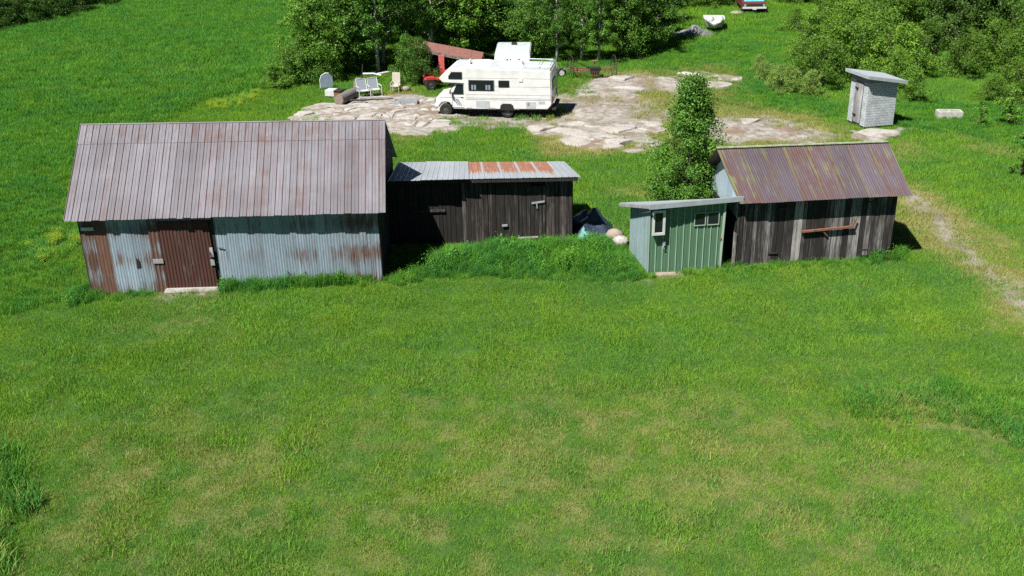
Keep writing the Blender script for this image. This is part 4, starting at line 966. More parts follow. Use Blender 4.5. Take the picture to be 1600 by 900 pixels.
# ------------------------------------------------------------------ far end: boat, tarp heap, truck, lid
bo = PG(1117, 52)
boat = thing('boat', 'white covered boat with its pointed bow toward the sheds on far grass', 'boat', (bo.x, bo.y, 0), math.radians(-8))
st = [(-.1, 0.02, .62, .60), (.25, .42, .35, .80), (.9, .72, .18, .86), (2.2, .82, .1, .85), (3.4, .78, .1, .82)]
vs_ = []; fs_ = []
for (y, hw, zk, zg) in st: vs_ += [(0, y, zk), (-hw*.75, y, zk+.12), (-hw, y, zg), (0, y, zg+(.03 if y < 3 else .0)), (hw, y, zg), (hw*.75, y, zk+.12)]
for i in range(len(st)-1):
    for k in range(6): fs_.append((i*6+k, i*6+(k+1) % 6, (i+1)*6+(k+1) % 6, (i+1)*6+k))
fs_ += [(0, 1, 2, 3, 4, 5), tuple(range(29, 23, -1))]
MB().add(vs_, fs_).build('hull', M['canvas_white'], boat, smooth='angle')
for sgn in (-1, 1):
    mb = MB(); blob(mb, (sgn*.36, .95, .86), .36, 5+sgn, 12, 8, (.85, 1.9, .8), .06); mb.build('cover_bulge', M['canvas_white'], boat, smooth=True)
MB().bar((0, .5, .1), (0, 3.2, .1), .14, .2).build('keel_block', M['wood_dark'], boat, (0, .2, 0))
def heap(name, label, cat, c, rx, ry, hgt, mat, seed, n=22, fold=.25):
    r = np.random.default_rng(seed); mb = MB(); k = n; vs_ = []; ph = r.random(6)*6
    for j in range(k+1):
        for i in range(k+1):
            u = i/k*2-1; v = j/k*2-1; rad = math.sqrt(u*u+v*v)
            z = max(0, 1-rad**1.6)
            z = z*hgt*(.75+fold*math.sin(5*u+3*v+ph[0])+fold*.7*math.sin(-7*u+6*v+ph[1]))+.03*math.sin(11*u-9*v+ph[2])*z+r.uniform(-.02, .02)
            vs_.append((u*rx+.02*r.normal(), v*ry+.02*r.normal(), z if rad < 1.0 else -.08))
    fs_ = [(j*(k+1)+i, j*(k+1)+i+1, (j+1)*(k+1)+i+1, (j+1)*(k+1)+i) for j in range(k) for i in range(k)]
    o = mb.add(vs_, fs_).build(name, mat, None, smooth='angle'); o.location = (c[0], c[1], gzf(c[0], c[1])); return tag(o, label, cat)
th_ = PG(1082, 56); heap('tarp_heap', 'grey tarpaulin thrown over a heap in the tree shade', 'tarp', th_, 1.9, 1.0, .75, M['tarp_grey'], 3)
heap('tarp_heap', 'dark blue tarpaulin heap in the shade beside the low board shed', 'tarp', (2.95, 36.7), 1.0, 1.5, .95, M['tarp_dark'], 4, 26, .14)
heap('tarp_heap', 'small teal tarpaulin bundle poking from weeds at the board shed corner', 'tarp', (2.72, 35.2), .42, .35, .62, M['tarp_teal'], 8, 14, .3)
tk = PG(1178, 22)
trk = thing('pickup_truck', 'dark red pickup truck with a blue tarpaulin over its cab at far end', 'truck', (tk.x, tk.y, 0), math.radians(-3))
tbod = MB().prism([(-.95, y, z) for y, z in ((0, .42), (0, .84), (.12, .92), (1.45, 1.08), (5.0, 1.1), (5.0, .5))], (1.9, 0, 0)).build('body', M['truck_red'], trk, bevel=.05)
MB().prism([(-.86, y, z) for y, z in ((1.5, 1.15), (1.95, 1.72), (3.2, 1.74), (3.4, 1.15))], (1.72, 0, 0)).build('cab', M['truck_red'], trk, bevel=.05)
MB().hexa([(-.8, .22, .96), (.8, .22, .96), (.92, 2.2, 1.80), (-.92, 2.2, 1.80), (-.8, .22, 1.0), (.8, .22, 1.0), (.92, 2.2, 1.86), (-.92, 2.2, 1.86)]).build('blue_tarp', M['tarp_blue'], trk, bevel=.01)
MB().box((-.64, -.03, .6), (.64, .0, .8)).build('grille', M['black'], tbod)
for x in (-.86, .68): MB().box((x, -.03, .6), (x+.18, .0, .78)).build('headlight', M['galv'], tbod)
MB().box((-.98, -.14, .42), (.98, -.02, .58)).build('bumper', M['white_paint'], tbod, bevel=.02)
MB().box((-.16, -.155, .36), (.16, -.142, .5)).build('number_plate', M['white_paint'], tbod)
for x in (-1.05, 1.0): MB().box((x-.08, 1.6, 1.15), (x+.1, 1.68, 1.4)).build('mirror', M['iron_dark'], tbod)
for x in (-.82, .82):
    for y in (.85, 4.0): wheel(trk, (x, y, .36), .36, .22, M['rim'], (1, 0, 0))
ld = PG(1151, 22); o = MB().lathe((0, 0, 0), (0, 0, 1), [(0, .55), (.08, .6), (.16, .4), (.2, .1)], 16).build('pale_stone', M['boulder'], None, smooth=True); o.location = (ld.x, ld.y, .05); tag(o, 'pale flat stone in the grass beside the pickup truck', 'stone')

# ------------------------------------------------------------------ right side: block, stones
cbk = PG(1482, 185)
blo = thing('concrete_trough', 'weathered concrete block trough sitting in grass near the outhouse', 'trough', (cbk.x, cbk.y, 0), math.radians(-6))
for a_, b2 in (((-.62, -.3, -.05), (.62, -.18, .42)), ((-.62, .2, -.05), (.62, .32, .42)), ((-.62, -.178, -.05), (-.5, .198, .42)), ((.5, -.178, -.05), (.62, .198, .42)), ((-.06, -.178, -.05), (.06, .198, .38))):
    MB().box(a_, b2).build('side', M['concrete'], blo, bevel=.02)
for x in (-.4, .1): MB().box((x, -.312, .02), (x+.2, -.302, .16)).build('slot', M['black'], blo)
sl0 = PG(1366, 210)
o = MB(); k = 11; r = random.Random(4)
pl = [(1.15*math.cos(6.283*i/k)*r.uniform(.8, 1.1), .85*math.sin(6.283*i/k)*r.uniform(.8, 1.1), -.08) for i in range(k)]
slb = o.prism(pl, (0, 0, .2)).build('stone_slab', M['granite'], None, bevel=.03); slb.location = (sl0.x+.2, sl0.y-.1, 0); tag(slb, 'pale flat stone slab at the foot of the outhouse', 'stone')
for i, (px, py, r_, lab) in enumerate(((960, 374, .30, 'brown rounded boulder beside the green shed'), (970, 384, .27, 'pinkish pale boulder in front of the brown boulder by the green shed'), (895, 386, .14, 'small tan stone in weeds at the board shed corner'))):
    q_ = PG(px, py); mb = MB(); blob(mb, (0, 0, .16), r_, 20+i, 12, 8, (1.15, .9, .85), .1); o = mb.build('boulder', M['boulder' if i != 1 else 'granite'], None, smooth=True); o.location = (q_.x, q_.y, .0); tag(o, lab, 'boulder')
o = MB().hexa([(-.95, -.22, -.05), (.95, -.2, -.05), (.92, .2, -.05), (-.9, .2, -.05), (-.9, -.16, .1), (.9, -.18, .09), (.88, .2, .1), (-.86, .2, .11)]).build('door_step', M['granite'], None, bevel=.03)
q_ = P(303, 455, -.15); o.location = (q_.x, q_.y-.05, gzf(q_.x, q_.y)); tag(o, 'flat pinkish stone step under the rusty barn door', 'step')
q_ = PG(1040, 430); o = MB().box((-.35, -.15, -.04), (.35, .15, .06)).build('door_step', M['boulder'], None, bevel=.02); o.location = (q_.x, q_.y, 0); tag(o, 'small pale stone step before the green shed', 'step')
q_ = PG(1138, 405); o = MB().bar((0, 0, 0), (.18, .05, .95), .09, .02).build('leaning_board', M['wood_pale'], None, (0, .2, 0)); o.location = (q_.x, q_.y+.1, 0); tag(o, 'grey board leaning in the dark gap between the two sheds', 'board')

# ------------------------------------------------------------------ trees and shrubs
def leaf_mesh(name, cen, rad, per, leaf, seed, squash=.8, flat=.35):
    r = np.random.default_rng(seed); cs_ = np.repeat(np.array(cen), per, 0); rs = np.repeat(np.array(rad), per)
    n = len(cs_); d = r.normal(size=(n, 3)); d /= np.linalg.norm(d, axis=1)[:, None]
    rr = rs*(r.random(n)**.45); p = cs_+d*rr[:, None]*np.array([1, 1, squash])
    nn = d*.7+r.normal(size=(n, 3))*.6+np.array([0, 0, flat]); nn /= np.linalg.norm(nn, axis=1)[:, None]
    t = np.cross(nn, r.normal(size=(n, 3))); t /= np.linalg.norm(t, axis=1)[:, None]; bt_ = np.cross(nn, t)
    s = leaf*r.uniform(.6, 1.3, n)[:, None]
    v = np.stack([p-t*s*.75, p-bt_*s*.42, p+t*s*.75, p+bt_*s*.42], 1).reshape(-1, 3)
    v[:, 2] = np.maximum(v[:, 2], .02)
    me = bpy.data.meshes.new(name); me.vertices.add(4*n); me.vertices.foreach_set('co', v.reshape(-1).astype(np.float32))
    me.loops.add(4*n); me.polygons.add(n); me.polygons.foreach_set('loop_start', np.arange(0, 4*n, 4)); me.loops.foreach_set('vertex_index', np.arange(4*n))
    me.update(); me.validate(); me.materials.append(M['leaf']); return me

def tree_meshes(seed, hgt, width, z0, ncl, per, leaf, kind='round', bark='bark'):
    r = random.Random(seed); cen = []; rad = []; mb = MB()
    tr = (.022 if bark == 'bark' else .011)*hgt+.02
    lean = (r.uniform(-.04, .04), r.uniform(-.04, .04)); stems = []
    if kind == 'shrub':
        for k in range(6): a = r.uniform(0, 6.28); stems.append([(0.08*math.cos(a), .08*math.sin(a), -.1), (width*.25*math.cos(a), width*.25*math.sin(a), hgt*.45), (width*.36*math.cos(a), width*.36*math.sin(a), hgt*.8)])
        for s_ in stems: mb.tube(s_, [tr*.35, tr*.22, .006], 5)
    else:
        pts = [(lean[0]*z*1.0+r.uniform(-.03, .03)*z*.3, lean[1]*z, z) for z in (-.15, hgt*.15, hgt*.35, hgt*.6, hgt*.8, hgt*.97)]
        mb.tube(pts, [tr*1.25, tr, tr*.8, tr*.5, tr*.28, .012], 8)
    for k in range(ncl):
        t = r.random(); a = r.uniform(0, 6.283)
        z = z0+(hgt-z0)*t
        if kind == 'cone': w_ = width*(1-.85*t)*(.55+.45*min(1, t*6))
        elif kind == 'young': w_ = width*(.76+.24*math.sin(min(1, t*2.2)*math.pi*.5))*(1-max(0, t-.42)*1.5)
        elif kind == 'shrub': w_ = width*math.sqrt(max(0, 1-(t*.98)**2))*(.85+.15*r.random())
        else: w_ = width*math.sin(math.pi*min(.98, max(.10, t*.80+.17)))**.75
        q = r.random()**.55; lob = 1+.26*math.sin(2*a+seed+4*t)+.24*math.sin(3*a+7*t+seed*2)+(.3 if r.random() < .12 and kind != 'young' else 0)
        if kind == 'young': lob = .75+.25*lob
        x = w_*q*lob*math.cos(a)*.5; y = w_*q*lob*math.sin(a)*.5
        cen.append((x+lean[0]*z, y+lean[1]*z, z)); rad.append(width*r.uniform(.055, .17)+.06)
        if kind != 'shrub' and k % 3 == 0:
            zs = max(hgt*.12, z-w_*.35*q-.1); mb.tube([(lean[0]*zs, lean[1]*zs, zs), (x*.6+lean[0]*z, y*.6+lean[1]*z, lerp(zs, z, .75)), cen[-1]], [tr*.35*(1-.6*t), tr*.2*(1-.6*t), .006], 5)
    return mb.mesh('trunk', M[bark], True), leaf_mesh('crown', cen, rad, per, leaf, seed)
TV = {
 'broad': [tree_meshes(101+i, 7.0, 4.6, .7, 135, 135, .10, 'round') for i in range(3)],
 'birch': [tree_meshes(201+i, 8.5, 3.3, 1.7, 125, 120, .09, 'round', 'birch_bark') for i in range(3)],
 'shrub': [tree_meshes(301+i, 2.6, 3.0, .1, 75, 130, .068, 'shrub') for i in range(4)],
 'spruce': [tree_meshes(401+i, 6.5, 3.4, .5, 130, 110, .085, 'cone') for i in range(2)],
 'young': [tree_meshes(501, 5.9, 3.15, .3, 260, 150, .064, 'young')],
 'sapling': [tree_meshes(601+i, 1.7, 1.1, .15, 24, 45, .07, 'round') for i in range(2)]}
TH = {'broad': 7.0, 'birch': 8.5, 'shrub': 2.6, 'spruce': 6.5, 'young': 5.9, 'sapling': 1.7}
KN = {'broad': 'broadleaf_tree', 'birch': 'birch_tree', 'shrub': 'shrub', 'spruce': 'conifer_tree', 'young': 'young_tree', 'sapling': 'sapling'}
tcount = [0]
def look(tint, hgt, mid):
    b_ = sum(tint)/3
    return ('tall ' if hgt > mid*1.12 else 'low ' if hgt < mid*.88 else 'mid-height ')+('bright yellow-green' if b_ > 1.13 else 'fresh green' if b_ > .97 else 'deep green' if b_ > .83 else 'dark green')
def plant(kind, p, hgt, tint, label, group=None, wide=1.0, name=None, var=None):
    if '*' in label: label = label.replace('*', look(tint, hgt, {'broad': 7.3, 'birch': 8, 'spruce': 8}.get(kind, 2.9))); group = group+', '+label.split(' in ')[0]
    tcount[0] += 1; r = random.Random(tcount[0]*7); tm, cm = TV[kind][(tcount[0] if var is None else var) % len(TV[kind])]
    t = thing(name or KN[kind], label, 'shrub' if kind == 'shrub' else 'tree', (p[0], p[1], gzf(p[0], p[1])), r.uniform(0, 6.28), group)
    s = hgt/TH[kind]; t.scale = (s*wide, s*wide, s)
    a = link(bpy.data.objects.new('stem' if kind == 'shrub' else 'trunk', tm)); a.parent = t
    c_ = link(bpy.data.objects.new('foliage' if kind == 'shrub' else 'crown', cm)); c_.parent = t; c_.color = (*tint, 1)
    return t
FG = 'trees of the wood behind the motorhome'
LB = {'broad': '* broadleaf tree in the wood behind the motorhome and trailer', 'birch': '* pale-trunked birch in the wood behind the motorhome', 'spruce': '* dense conifer in the wood behind the motorhome'}
plant('young', (6.72, 36.4), 5.75, (.95, 1.05, 1.0), 'tall leafy young tree growing between the green shed and the rusty-roofed shed', name='young_tree')
jit = random.Random(3)
for (px, py, k, hh, tn) in (
    (495,126,'broad',5.6,(1.25,1.25,1.1)), (540,116,'broad',7.5,(.95,1.0,1)), (590,114,'birch',8.5,(.9,1.05,1)), (606,104,'birch',9,(1.0,1.1,1)), (560,100,'broad',8,(1.1,1.15,1)),
    (668,92,'birch',9,(.95,1.05,1)), (705,84,'broad',7,(1.15,1.2,1)), (745,82,'broad',6.5,(1.25,1.25,1.1)), (785,78,'broad',7,(.8,.85,.9)), (832,90,'broad',5.5,(.95,1,1)),
    (868,97,'birch',6.5,(.8,.9,.9)), (905,97,'birch',6,(.95,1.05,1)), (938,96,'birch',6.2,(1.0,1.1,1)), (970,92,'broad',5.2,(1.0,1.05,1)), (1000,84,'broad',5.5,(.95,1,1)), (1022,72,'spruce',7,(.55,.6,.7)), (990,66,'spruce',8.5,(.5,.55,.65)),
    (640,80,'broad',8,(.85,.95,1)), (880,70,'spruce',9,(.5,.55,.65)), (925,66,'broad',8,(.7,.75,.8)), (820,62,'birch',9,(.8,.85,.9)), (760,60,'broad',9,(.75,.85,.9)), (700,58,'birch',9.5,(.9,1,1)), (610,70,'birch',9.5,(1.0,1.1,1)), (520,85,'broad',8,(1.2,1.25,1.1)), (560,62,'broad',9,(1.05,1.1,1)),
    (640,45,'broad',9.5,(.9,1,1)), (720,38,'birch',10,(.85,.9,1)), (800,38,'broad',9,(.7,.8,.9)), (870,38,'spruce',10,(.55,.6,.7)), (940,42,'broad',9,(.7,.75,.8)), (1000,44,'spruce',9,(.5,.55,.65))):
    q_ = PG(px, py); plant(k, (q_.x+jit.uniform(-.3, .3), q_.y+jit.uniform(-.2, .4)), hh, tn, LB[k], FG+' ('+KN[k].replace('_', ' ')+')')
plant('shrub', PG(452, 133), 2.2, (1.15, 1.15, 1.0), 'rounded leafy shrub at the meadow corner of the wood', wide=1.1)
plant('shrub', PG(430, 138), 1.4, (1.2, 1.2, 1.0), 'low shrub at the outer edge of the rounded leafy shrub, by the meadow')
plant('shrub', PG(475, 128), 2.6, (.95, 1.0, 1.0), 'darker shrub between the meadow corner shrub and the broadleaf wood')
plant('shrub', PG(520, 124), 1.45, (1.35, 1.3, 1.1), 'small bright round shrub behind the blue-grey headboard')
plant('shrub', PG(659, 133), 2.7, (.6, .66, .66), 'dark tall shrub in front of the brown-roofed open shelter', wide=.75)
plant('shrub', PG(641, 130), 2.8, (.85, .95, .9), 'greener shrub leaning on the dark shrub before the open shelter', wide=.7)
for (px, py) in ((1060,12),(1085,10),(1110,11),(1135,8),(1045,16)):
    plant('shrub', PG(px, py), 2.4, (1.0, 1.0, .9), 'shrub in the far hedge behind the covered boat', 'far hedge shrubs behind the boat')
for (px, py) in ((1235,6),(1262,5),(1290,8)):
    plant('shrub', PG(px, py), 2.0, (1.0, 1.0, .9), 'shrub in the far hedge beside the pickup truck', 'far hedge shrubs by the truck')
GR = 'shrubs of the thicket behind the outhouse'; SH = '* bushy shrub in the thicket behind the outhouse'
for (px, py, hh, tn, wd) in ((1250,120,2.2,(1.05,1.02,.95),1),(1285,135,2.8,(.85,.85,.8),1),(1310,120,3.6,(1.0,1.0,.85),1),(1270,85,2.8,(1.05,1.05,.9),1.1),(1320,85,3.4,(1.1,1.08,.9),1.1),(1365,105,3.6,(1.0,1.0,.85),1.1),(1410,120,3.2,(1.25,1.22,1.0),1),
    (1300,45,3,(1.1,1.1,.9),1.2),(1350,50,3.5,(1.05,1.0,.85),1.2),(1400,70,3.8,(.9,.9,.8),1.2),(1440,105,3.4,(.85,.88,.85),1.1),(1545,105,3.4,(1.15,1.15,.95),1.1),(1590,115,3.2,(1.1,1.1,.9),1.1),(1508,118,3.0,(1.0,1.0,.9),1),(1580,150,2.2,(1.25,1.22,1.0),1),(1610,160,2.4,(1.1,1.1,.95),1),(1550,160,1.5,(1.2,1.2,1),1),(1610,80,4,(.9,.95,.9),1.2),(1240,50,1.8,(1.1,1.1,.9),1.1)):
    plant('shrub', PG(px, py), hh*(.82 if px > 1430 and py < 121 else .95), tuple(q_*(.78 if px > 1430 else 1.0) for q_ in (tn[0]*1.08, tn[1]*1.05, tn[2]*.98)), SH, GR, wide=wd)
for (px, py, hh, tn) in ((1455,70,5,(.62,.62,.72)),(1490,80,4.6,(.6,.6,.7)),(1530,60,5.5,(.55,.58,.65)),(1575,55,6,(.6,.62,.68)),(1430,35,5.5,(.65,.65,.7)),(1500,35,6,(.55,.58,.64)),(1380,35,4.6,(.8,.8,.75))):
    plant('spruce', PG(px, py), hh*1.7, tuple(q_*1.05 for q_ in tn), 'dark grey-green conifer standing at the back of the thicket behind the outhouse', 'conifers behind the thicket')
plant('shrub', PG(1425, 160), 1.9, (1.15, 1.15, 1.0), 'dense green shrub close beside the outhouse wall', wide=.85)
plant('shrub', PG(1395, 140), 2.2, (1.3, 1.25, .95), 'bright yellow-green shrub rising directly behind the outhouse roof', wide=.9)
for (px, py, hh) in ((1195,128,1.2),(1215,140,1.4),(1235,146,1.5),(1265,150,1.4),(1185,112,1.0)):
    plant('shrub', PG(px, py), hh, (1.9, 1.45, 2.1), 'pale dry twiggy shrub at the grassy edge of the thicket', 'pale twiggy shrubs at the thicket edge')
plant('sapling', PG(1530, 198), 1.3, (1.2, 1.2, 1), 'thin sapling in grass past the concrete trough')
plant('sapling', PG(1575, 197), 1.9, (1.2, 1.2, 1), 'fuller sapling with a dark foot past the concrete trough')
plant('sapling', PG(1597, 275), 2.0, (1.0, 1.05, 1), 'leafy sapling standing in the lawn beyond the dirt track')
for (px, py, hh) in ((8,44,2.6),(45,38,2.6),(85,30,2.4),(20,22,4),(70,18,4),(115,22,2.6),(150,10,3),(-30,50,3),(190,4,1.6)):
    plant('shrub', PG(px, py), hh, (.45, .5, .55), 'dark bush at the far corner of the meadow', 'dark bushes at the far meadow corner', wide=1.3)

# ------------------------------------------------------------------ grass: stuff, instanced from clumps kept in each object
def clump(n, rad, h0, h1, wd, seed, bend=.5, seg=1, leafy=False):
    r = random.Random(seed); vs_ = []; fs_ = []
    for _ in range(n):
        a = r.uniform(0, 6.283); q = rad*math.sqrt(r.random()); x, y = q*math.cos(a), q*math.sin(a)
        L = r.uniform(h0, h1); ta = r.uniform(0, 6.283); tl = r.uniform(.1, bend); dx, dy = math.cos(ta)*tl, math.sin(ta)*tl
        fa = r.uniform(0, 6.283); wx, wy = math.cos(fa)*wd/2, math.sin(fa)*wd/2; b_ = len(vs_)
        if leafy:
            for k in range(4):
                z = L*(.3+.23*k); fa = r.uniform(0, 6.283); ll = wd*r.uniform(2, 3.4); cx_, sx_ = math.cos(fa), math.sin(fa)
                ox, oy = x+dx*z, y+dy*z; b_ = len(vs_)
                vs_ += [(ox, oy, z), (ox+cx_*ll*.5-sx_*wd*.6, oy+sx_*ll*.5+cx_*wd*.6, z+.03), (ox+cx_*ll, oy+sx_*ll, z-.01), (ox+cx_*ll*.5+sx_*wd*.6, oy+sx_*ll*.5-cx_*wd*.6, z+.03)]
                fs_.append((b_, b_+1, b_+2, b_+3))
        elif seg == 1:
            vs_ += [(x-wx, y-wy, -.01), (x+wx, y+wy, -.01), (x+dx*L, y+dy*L, L)]; fs_.append((b_, b_+1, b_+2))
        else:
            vs_ += [(x-wx, y-wy, -.01), (x+wx, y+wy, -.01), (x+dx*L*.35-wx*.8, y+dy*L*.35-wy*.8, L*.6), (x+dx*L*.35+wx*.8, y+dy*L*.35+wy*.8, L*.6), (x+dx*L, y+dy*L, L*.92)]
            fs_ += [(b_, b_+1, b_+3, b_+2), (b_+2, b_+3, b_+4)]
    return vs_, fs_
def scatter(name, label, cat, protos, pts, sc, dryv, tone, mat):
    n = len(pts); K = len(protos); r = np.random.default_rng(len(name)+n)
    z = gz(pts[:, 0], pts[:, 1]); vs_ = [(a, b_, c_) for (a, b_), c_ in zip(pts.tolist(), z.tolist())]; fs_ = []; pid = [0]*n
    for k, (pv, pf_) in enumerate(protos):
        b_ = len(vs_); vs_ += pv; fs_ += [[b_+i for i in f] for f in pf_]; pid += [k+1]*len(pv)
    me = bpy.data.meshes.new(name); me.from_pydata(vs_, [], fs_); me.materials.append(mat); tot = len(vs_); ex = tot-n
    def at(nm, arr, ty='FLOAT'):
        q = me.attributes.new(nm, ty, 'POINT'); q.data.foreach_set('value', np.concatenate([arr, np.zeros(ex)]).astype(np.float32 if ty == 'FLOAT' else np.int32))
    q = me.attributes.new('pid', 'INT', 'POINT'); q.data.foreach_set('value', np.array(pid, np.int32))
    at('var', r.integers(0, K, n), 'INT'); at('sc', sc); at('rot', r.uniform(0, 6.283, n)); at('dry', dryv); at('tone', tone)
    at('hue', np.clip(.5+1.1*(fbm(pts[:, 0]+77, pts[:, 1], 1.5, 3)-.5)+r.normal(0, .22, n), 0, 1))
    o = link(bpy.data.objects.new(name, me)); o['kind'] = 'stuff'; tag(o, label, cat)
    ng = bpy.data.node_groups.new(name, 'GeometryNodeTree')
    ng.interface.new_socket('Geometry', in_out='INPUT', socket_type='NodeSocketGeometry'); ng.interface.new_socket('Geometry', in_out='OUTPUT', socket_type='NodeSocketGeometry')
    gi = ng.nodes.new('NodeGroupInput'); go = ng.nodes.new('NodeGroupOutput'); L = ng.links.new
    def na(nm, ty='FLOAT'):
        x = ng.nodes.new('GeometryNodeInputNamedAttribute'); x.data_type = ty; x.inputs[0].default_value = nm; return x.outputs[0]
    def eq(s, v):
        x = ng.nodes.new('FunctionNodeCompare'); x.data_type = 'INT'; x.operation = 'EQUAL'; L(s, x.inputs[2]); x.inputs[3].default_value = v; return x.outputs[0]
    def sep(g, sel):
        x = ng.nodes.new('GeometryNodeSeparateGeometry'); L(g, x.inputs[0]); L(sel, x.inputs[1]); return x.outputs[0]
    base = sep(gi.outputs[0], eq(na('pid', 'INT'), 0)); jn = ng.nodes.new('GeometryNodeJoinGeometry')
    for k in range(K):
        ip = ng.nodes.new('GeometryNodeInstanceOnPoints'); L(sep(base, eq(na('var', 'INT'), k)), ip.inputs['Points'])
        L(sep(gi.outputs[0], eq(na('pid', 'INT'), k+1)), ip.inputs['Instance'])
        cr = ng.nodes.new('ShaderNodeCombineXYZ'); L(na('rot'), cr.inputs[2]); L(cr.outputs[0], ip.inputs['Rotation'])
        cz = ng.nodes.new('ShaderNodeCombineXYZ'); s = na('sc'); [L(s, cz.inputs[i]) for i in range(3)]; L(cz.outputs[0], ip.inputs['Scale'])
        L(ip.outputs[0], jn.inputs[0])
    L(jn.outputs[0], go.inputs[0])
    md = o.modifiers.new('scatter', 'NODES'); md.node_group = ng
    return o
def view_pts(n, y0, y1, margin=1.5, dens=None):
    """random ground points inside the camera's ground footprint plus a margin"""
    y = rng.uniform(y0, y1, n); hw = y*.53+margin+3; x = rng.uniform(-1, 1, n)*(y1*.53+margin+3)
    k = np.abs(x) < hw; return np.stack([x[k], y[k]], -1)
def not_foot(p):
    k = np.ones(len(p), bool)
    for f in FOOT: k &= poly_sd(p[:, 0], p[:, 1], f) < .02
    return k
def lawn_pts(n, y0, y1):
    p = view_pts(n, y0, y1); p = p[not_foot(p)]; rk_, dt, dr_, tl = fields(p[:, 0], p[:, 1])
    bare = np.maximum(rk_*.95, dt*.86)+.25*(fbm(p[:, 0], p[:, 1], .9, 3)-.5); k = rng.random(len(p)) > bare; p = p[k]; return p, dr_[k]
def tones(p):
    st_ = sstep(.2, .8, .5+.5*np.sin((np.hypot((p[:, 0]-2)*.8, p[:, 1]-75))*4.4+2.2*fbm(p[:, 0], p[:, 1], 6, 2)))
    return np.clip(.12+.38*sstep(.3, .7, fbm(p[:, 0]+9, p[:, 1], 1.1, 3))+.2*sstep(.3, .7, fbm(p[:, 0], p[:, 1]+31, 4, 2))+.3*st_, 0, 1)
cl_l = [clump(46, .2, .035, .085, .012, 40+i, 1.1) for i in range(4)]
p, d_ = lawn_pts(62000, 15.5, 36)
scatter('lawn_grass', 'short mown green grass of the foreground lawn', 'grass', cl_l, p, rng.uniform(.6, 1.3, len(p))*(1+.5*(fbm(p[:, 0], p[:, 1], 1.2, 3) > .6))*(1+.5*(rng.random(len(p)) < .03)), np.clip(d_*.9+rng.normal(0, .17, len(p)), 0, 1), np.clip(tones(p)+rng.normal(0, .18, len(p)), 0, 1), M['lawn'])
cl_m = [clump(48, .32, .06, .16, .022, 50+i, .9) for i in range(4)]
p, d_ = lawn_pts(60000, 36, 72)
scatter('lawn_grass', 'green grass around the rock behind the sheds', 'grass', cl_m, p, rng.uniform(.6, 1.25, len(p)), d_, tones(p), M['lawn'])
cl_f = [clump(46, .5, .12, .3, .04, 60+i, .8) for i in range(4)]
p, d_ = lawn_pts(42000, 72, 112)
scatter('lawn_grass', 'green grass of the far clearing by the truck', 'grass', cl_f, p, rng.uniform(.6, 1.2, len(p)), d_*.5, tones(p), M['lawn'])
# meadow
cl_t = [clump(44, .3, .2, .42, .022, 70+i, .8, 2) for i in range(4)]
def region(polys, per_m2, edge=.2):
    out_ = []
    for f in polys:
        x0, x1 = max(min(q[0] for q in f), -75), min(max(q[0] for q in f), 60); y0, y1 = max(min(q[1] for q in f), 12), min(max(q[1] for q in f), 112)
        n = int((x1-x0)*(y1-y0)*per_m2)
        if n <= 0: continue
        q = np.stack([rng.uniform(x0, x1, n), rng.uniform(y0, y1, n)], -1)
        k = poly_sd(q[:, 0], q[:, 1], f)+(fbm(q[:, 0], q[:, 1], 1.2, 3)-.5)*1.2 > edge; q = q[k]
        k = np.abs(q[:, 0]) < q[:, 1]*.55+5; out_.append(q[k])
    p = np.concatenate(out_); return p[not_foot(p)]
p = region(TALL, 11); rk_, dt, d_, tl = fields(p[:, 0], p[:, 1])
k = rng.random(len(p)) > rk_; p = p[k]; d_ = d_[k]
dist = np.where(p[:, 1] < 26, 1.35, np.clip(p[:, 1]/45, .8, 1.6))
scatter('meadow_grass', 'tall unmown meadow grass beyond and beside the barn', 'grass', cl_t, p, rng.uniform(.6, 1.15, len(p))*dist*.85, d_*.8+.15*sstep(.5, .8, fbm(p[:, 0], p[:, 1]*3, 9, 3)), tones(p)*.8, M['meadow'])
p = region(ROUGH[:1], 26); p = np.concatenate([p, region(ROUGH[1:], 12)]); d_ = fields(p[:, 0], p[:, 1])[2]
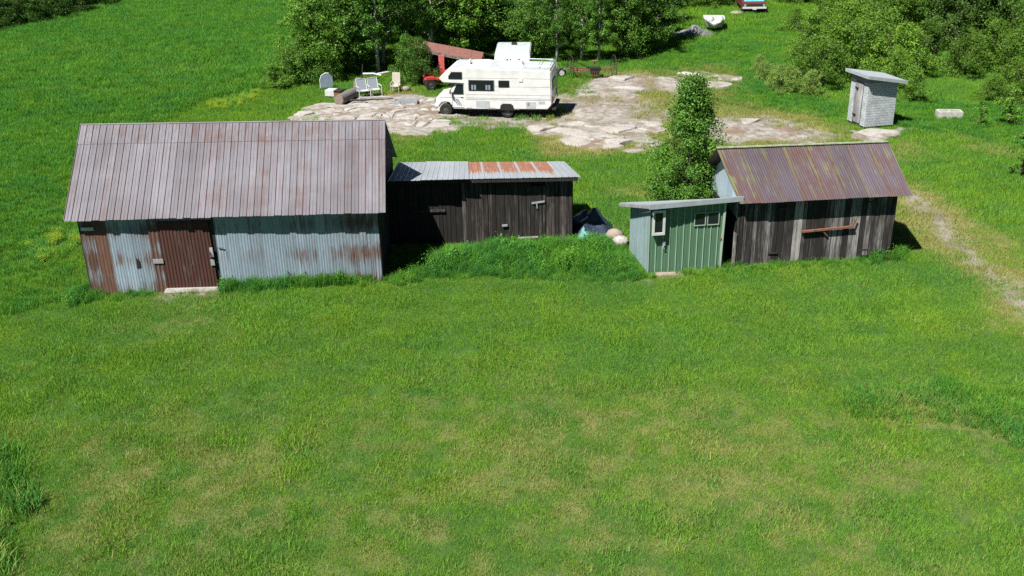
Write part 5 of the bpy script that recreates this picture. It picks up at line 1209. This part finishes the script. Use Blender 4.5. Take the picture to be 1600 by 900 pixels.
scatter('rough_grass', 'longer rough grass in patches on the right and far clearing', 'grass', cl_t, p, rng.uniform(.45, .85, len(p)), d_*.6, tones(p)*.8, M['meadow'])
# weeds along the walls
WEED = [G(q) for q in ([(600,447),(612,430),(640,412),(690,392),(760,380),(955,374),(990,396),(1012,438),(960,440),(800,434),(680,436),(620,448)],
    [(346,440),(410,436),(412,455),(350,458)], [(95,455),(140,445),(138,472),(100,478)], [(1360,400),(1412,392),(1412,408),(1365,414)], [(410,446),(600,432),(605,440),(415,455)])]
WEED2 = [G(q) for q in ([(1062,424),(1150,414),(1360,405),(1360,413),(1150,424),(1066,434)], [(1000,430),(1030,428),(1030,438),(1000,440)], [(145,452),(255,448),(255,460),(150,466)])]
YEL = [G(q) for q in ([(322,160),(400,138),(415,140),(400,152),(340,168)], [(35,385),(95,352),(130,360),(100,395),(50,405)], [(500,200),(440,192),(500,184),(520,190)])]
cl_w = [clump(20, .2, .2, .5, .03, 80, .5, 1, True)]+[clump(64, .22, .22, .56, .013, 90+i, .75, 2) for i in range(4)]
p = region(WEED, 46, -.1); esc = np.clip(np.where(poly_sd(p[:, 0], p[:, 1], WEED[0]) > -.3, .42, .72)+np.max([poly_sd(p[:, 0], p[:, 1], f) for f in WEED], 0)*.75, .3, 1.1)*(.6+.8*fbm(p[:, 0], p[:, 1], .8, 2)); scatter('weeds', 'tall lush weeds growing along the barn and board shed walls', 'weeds', cl_w, p, rng.uniform(.6, 1.2, len(p))*esc, np.zeros(len(p)), rng.uniform(.0, .9, len(p))*sstep(.3, .6, fbm(p[:, 0], p[:, 1], .7, 2)), M['weed'])
p = region(WEED2, 30, .0); scatter('weeds', 'low weeds at the foot of the green shed and weathered shed', 'weeds', cl_w, p, rng.uniform(.25, .6, len(p)), np.zeros(len(p)), rng.uniform(.1, .9, len(p)), M['weed'])
p = region(YEL, 9, -.2); scatter('yellow_weeds', 'yellow-green weeds in the meadow edge', 'weeds', [clump(30, .22, .2, .5, .03, 180+i, .5, 1, True) for i in range(2)], p, rng.uniform(.4, .8, len(p)), rng.uniform(.0, .6, len(p)), rng.uniform(.5, 1, len(p)), M['weed'])
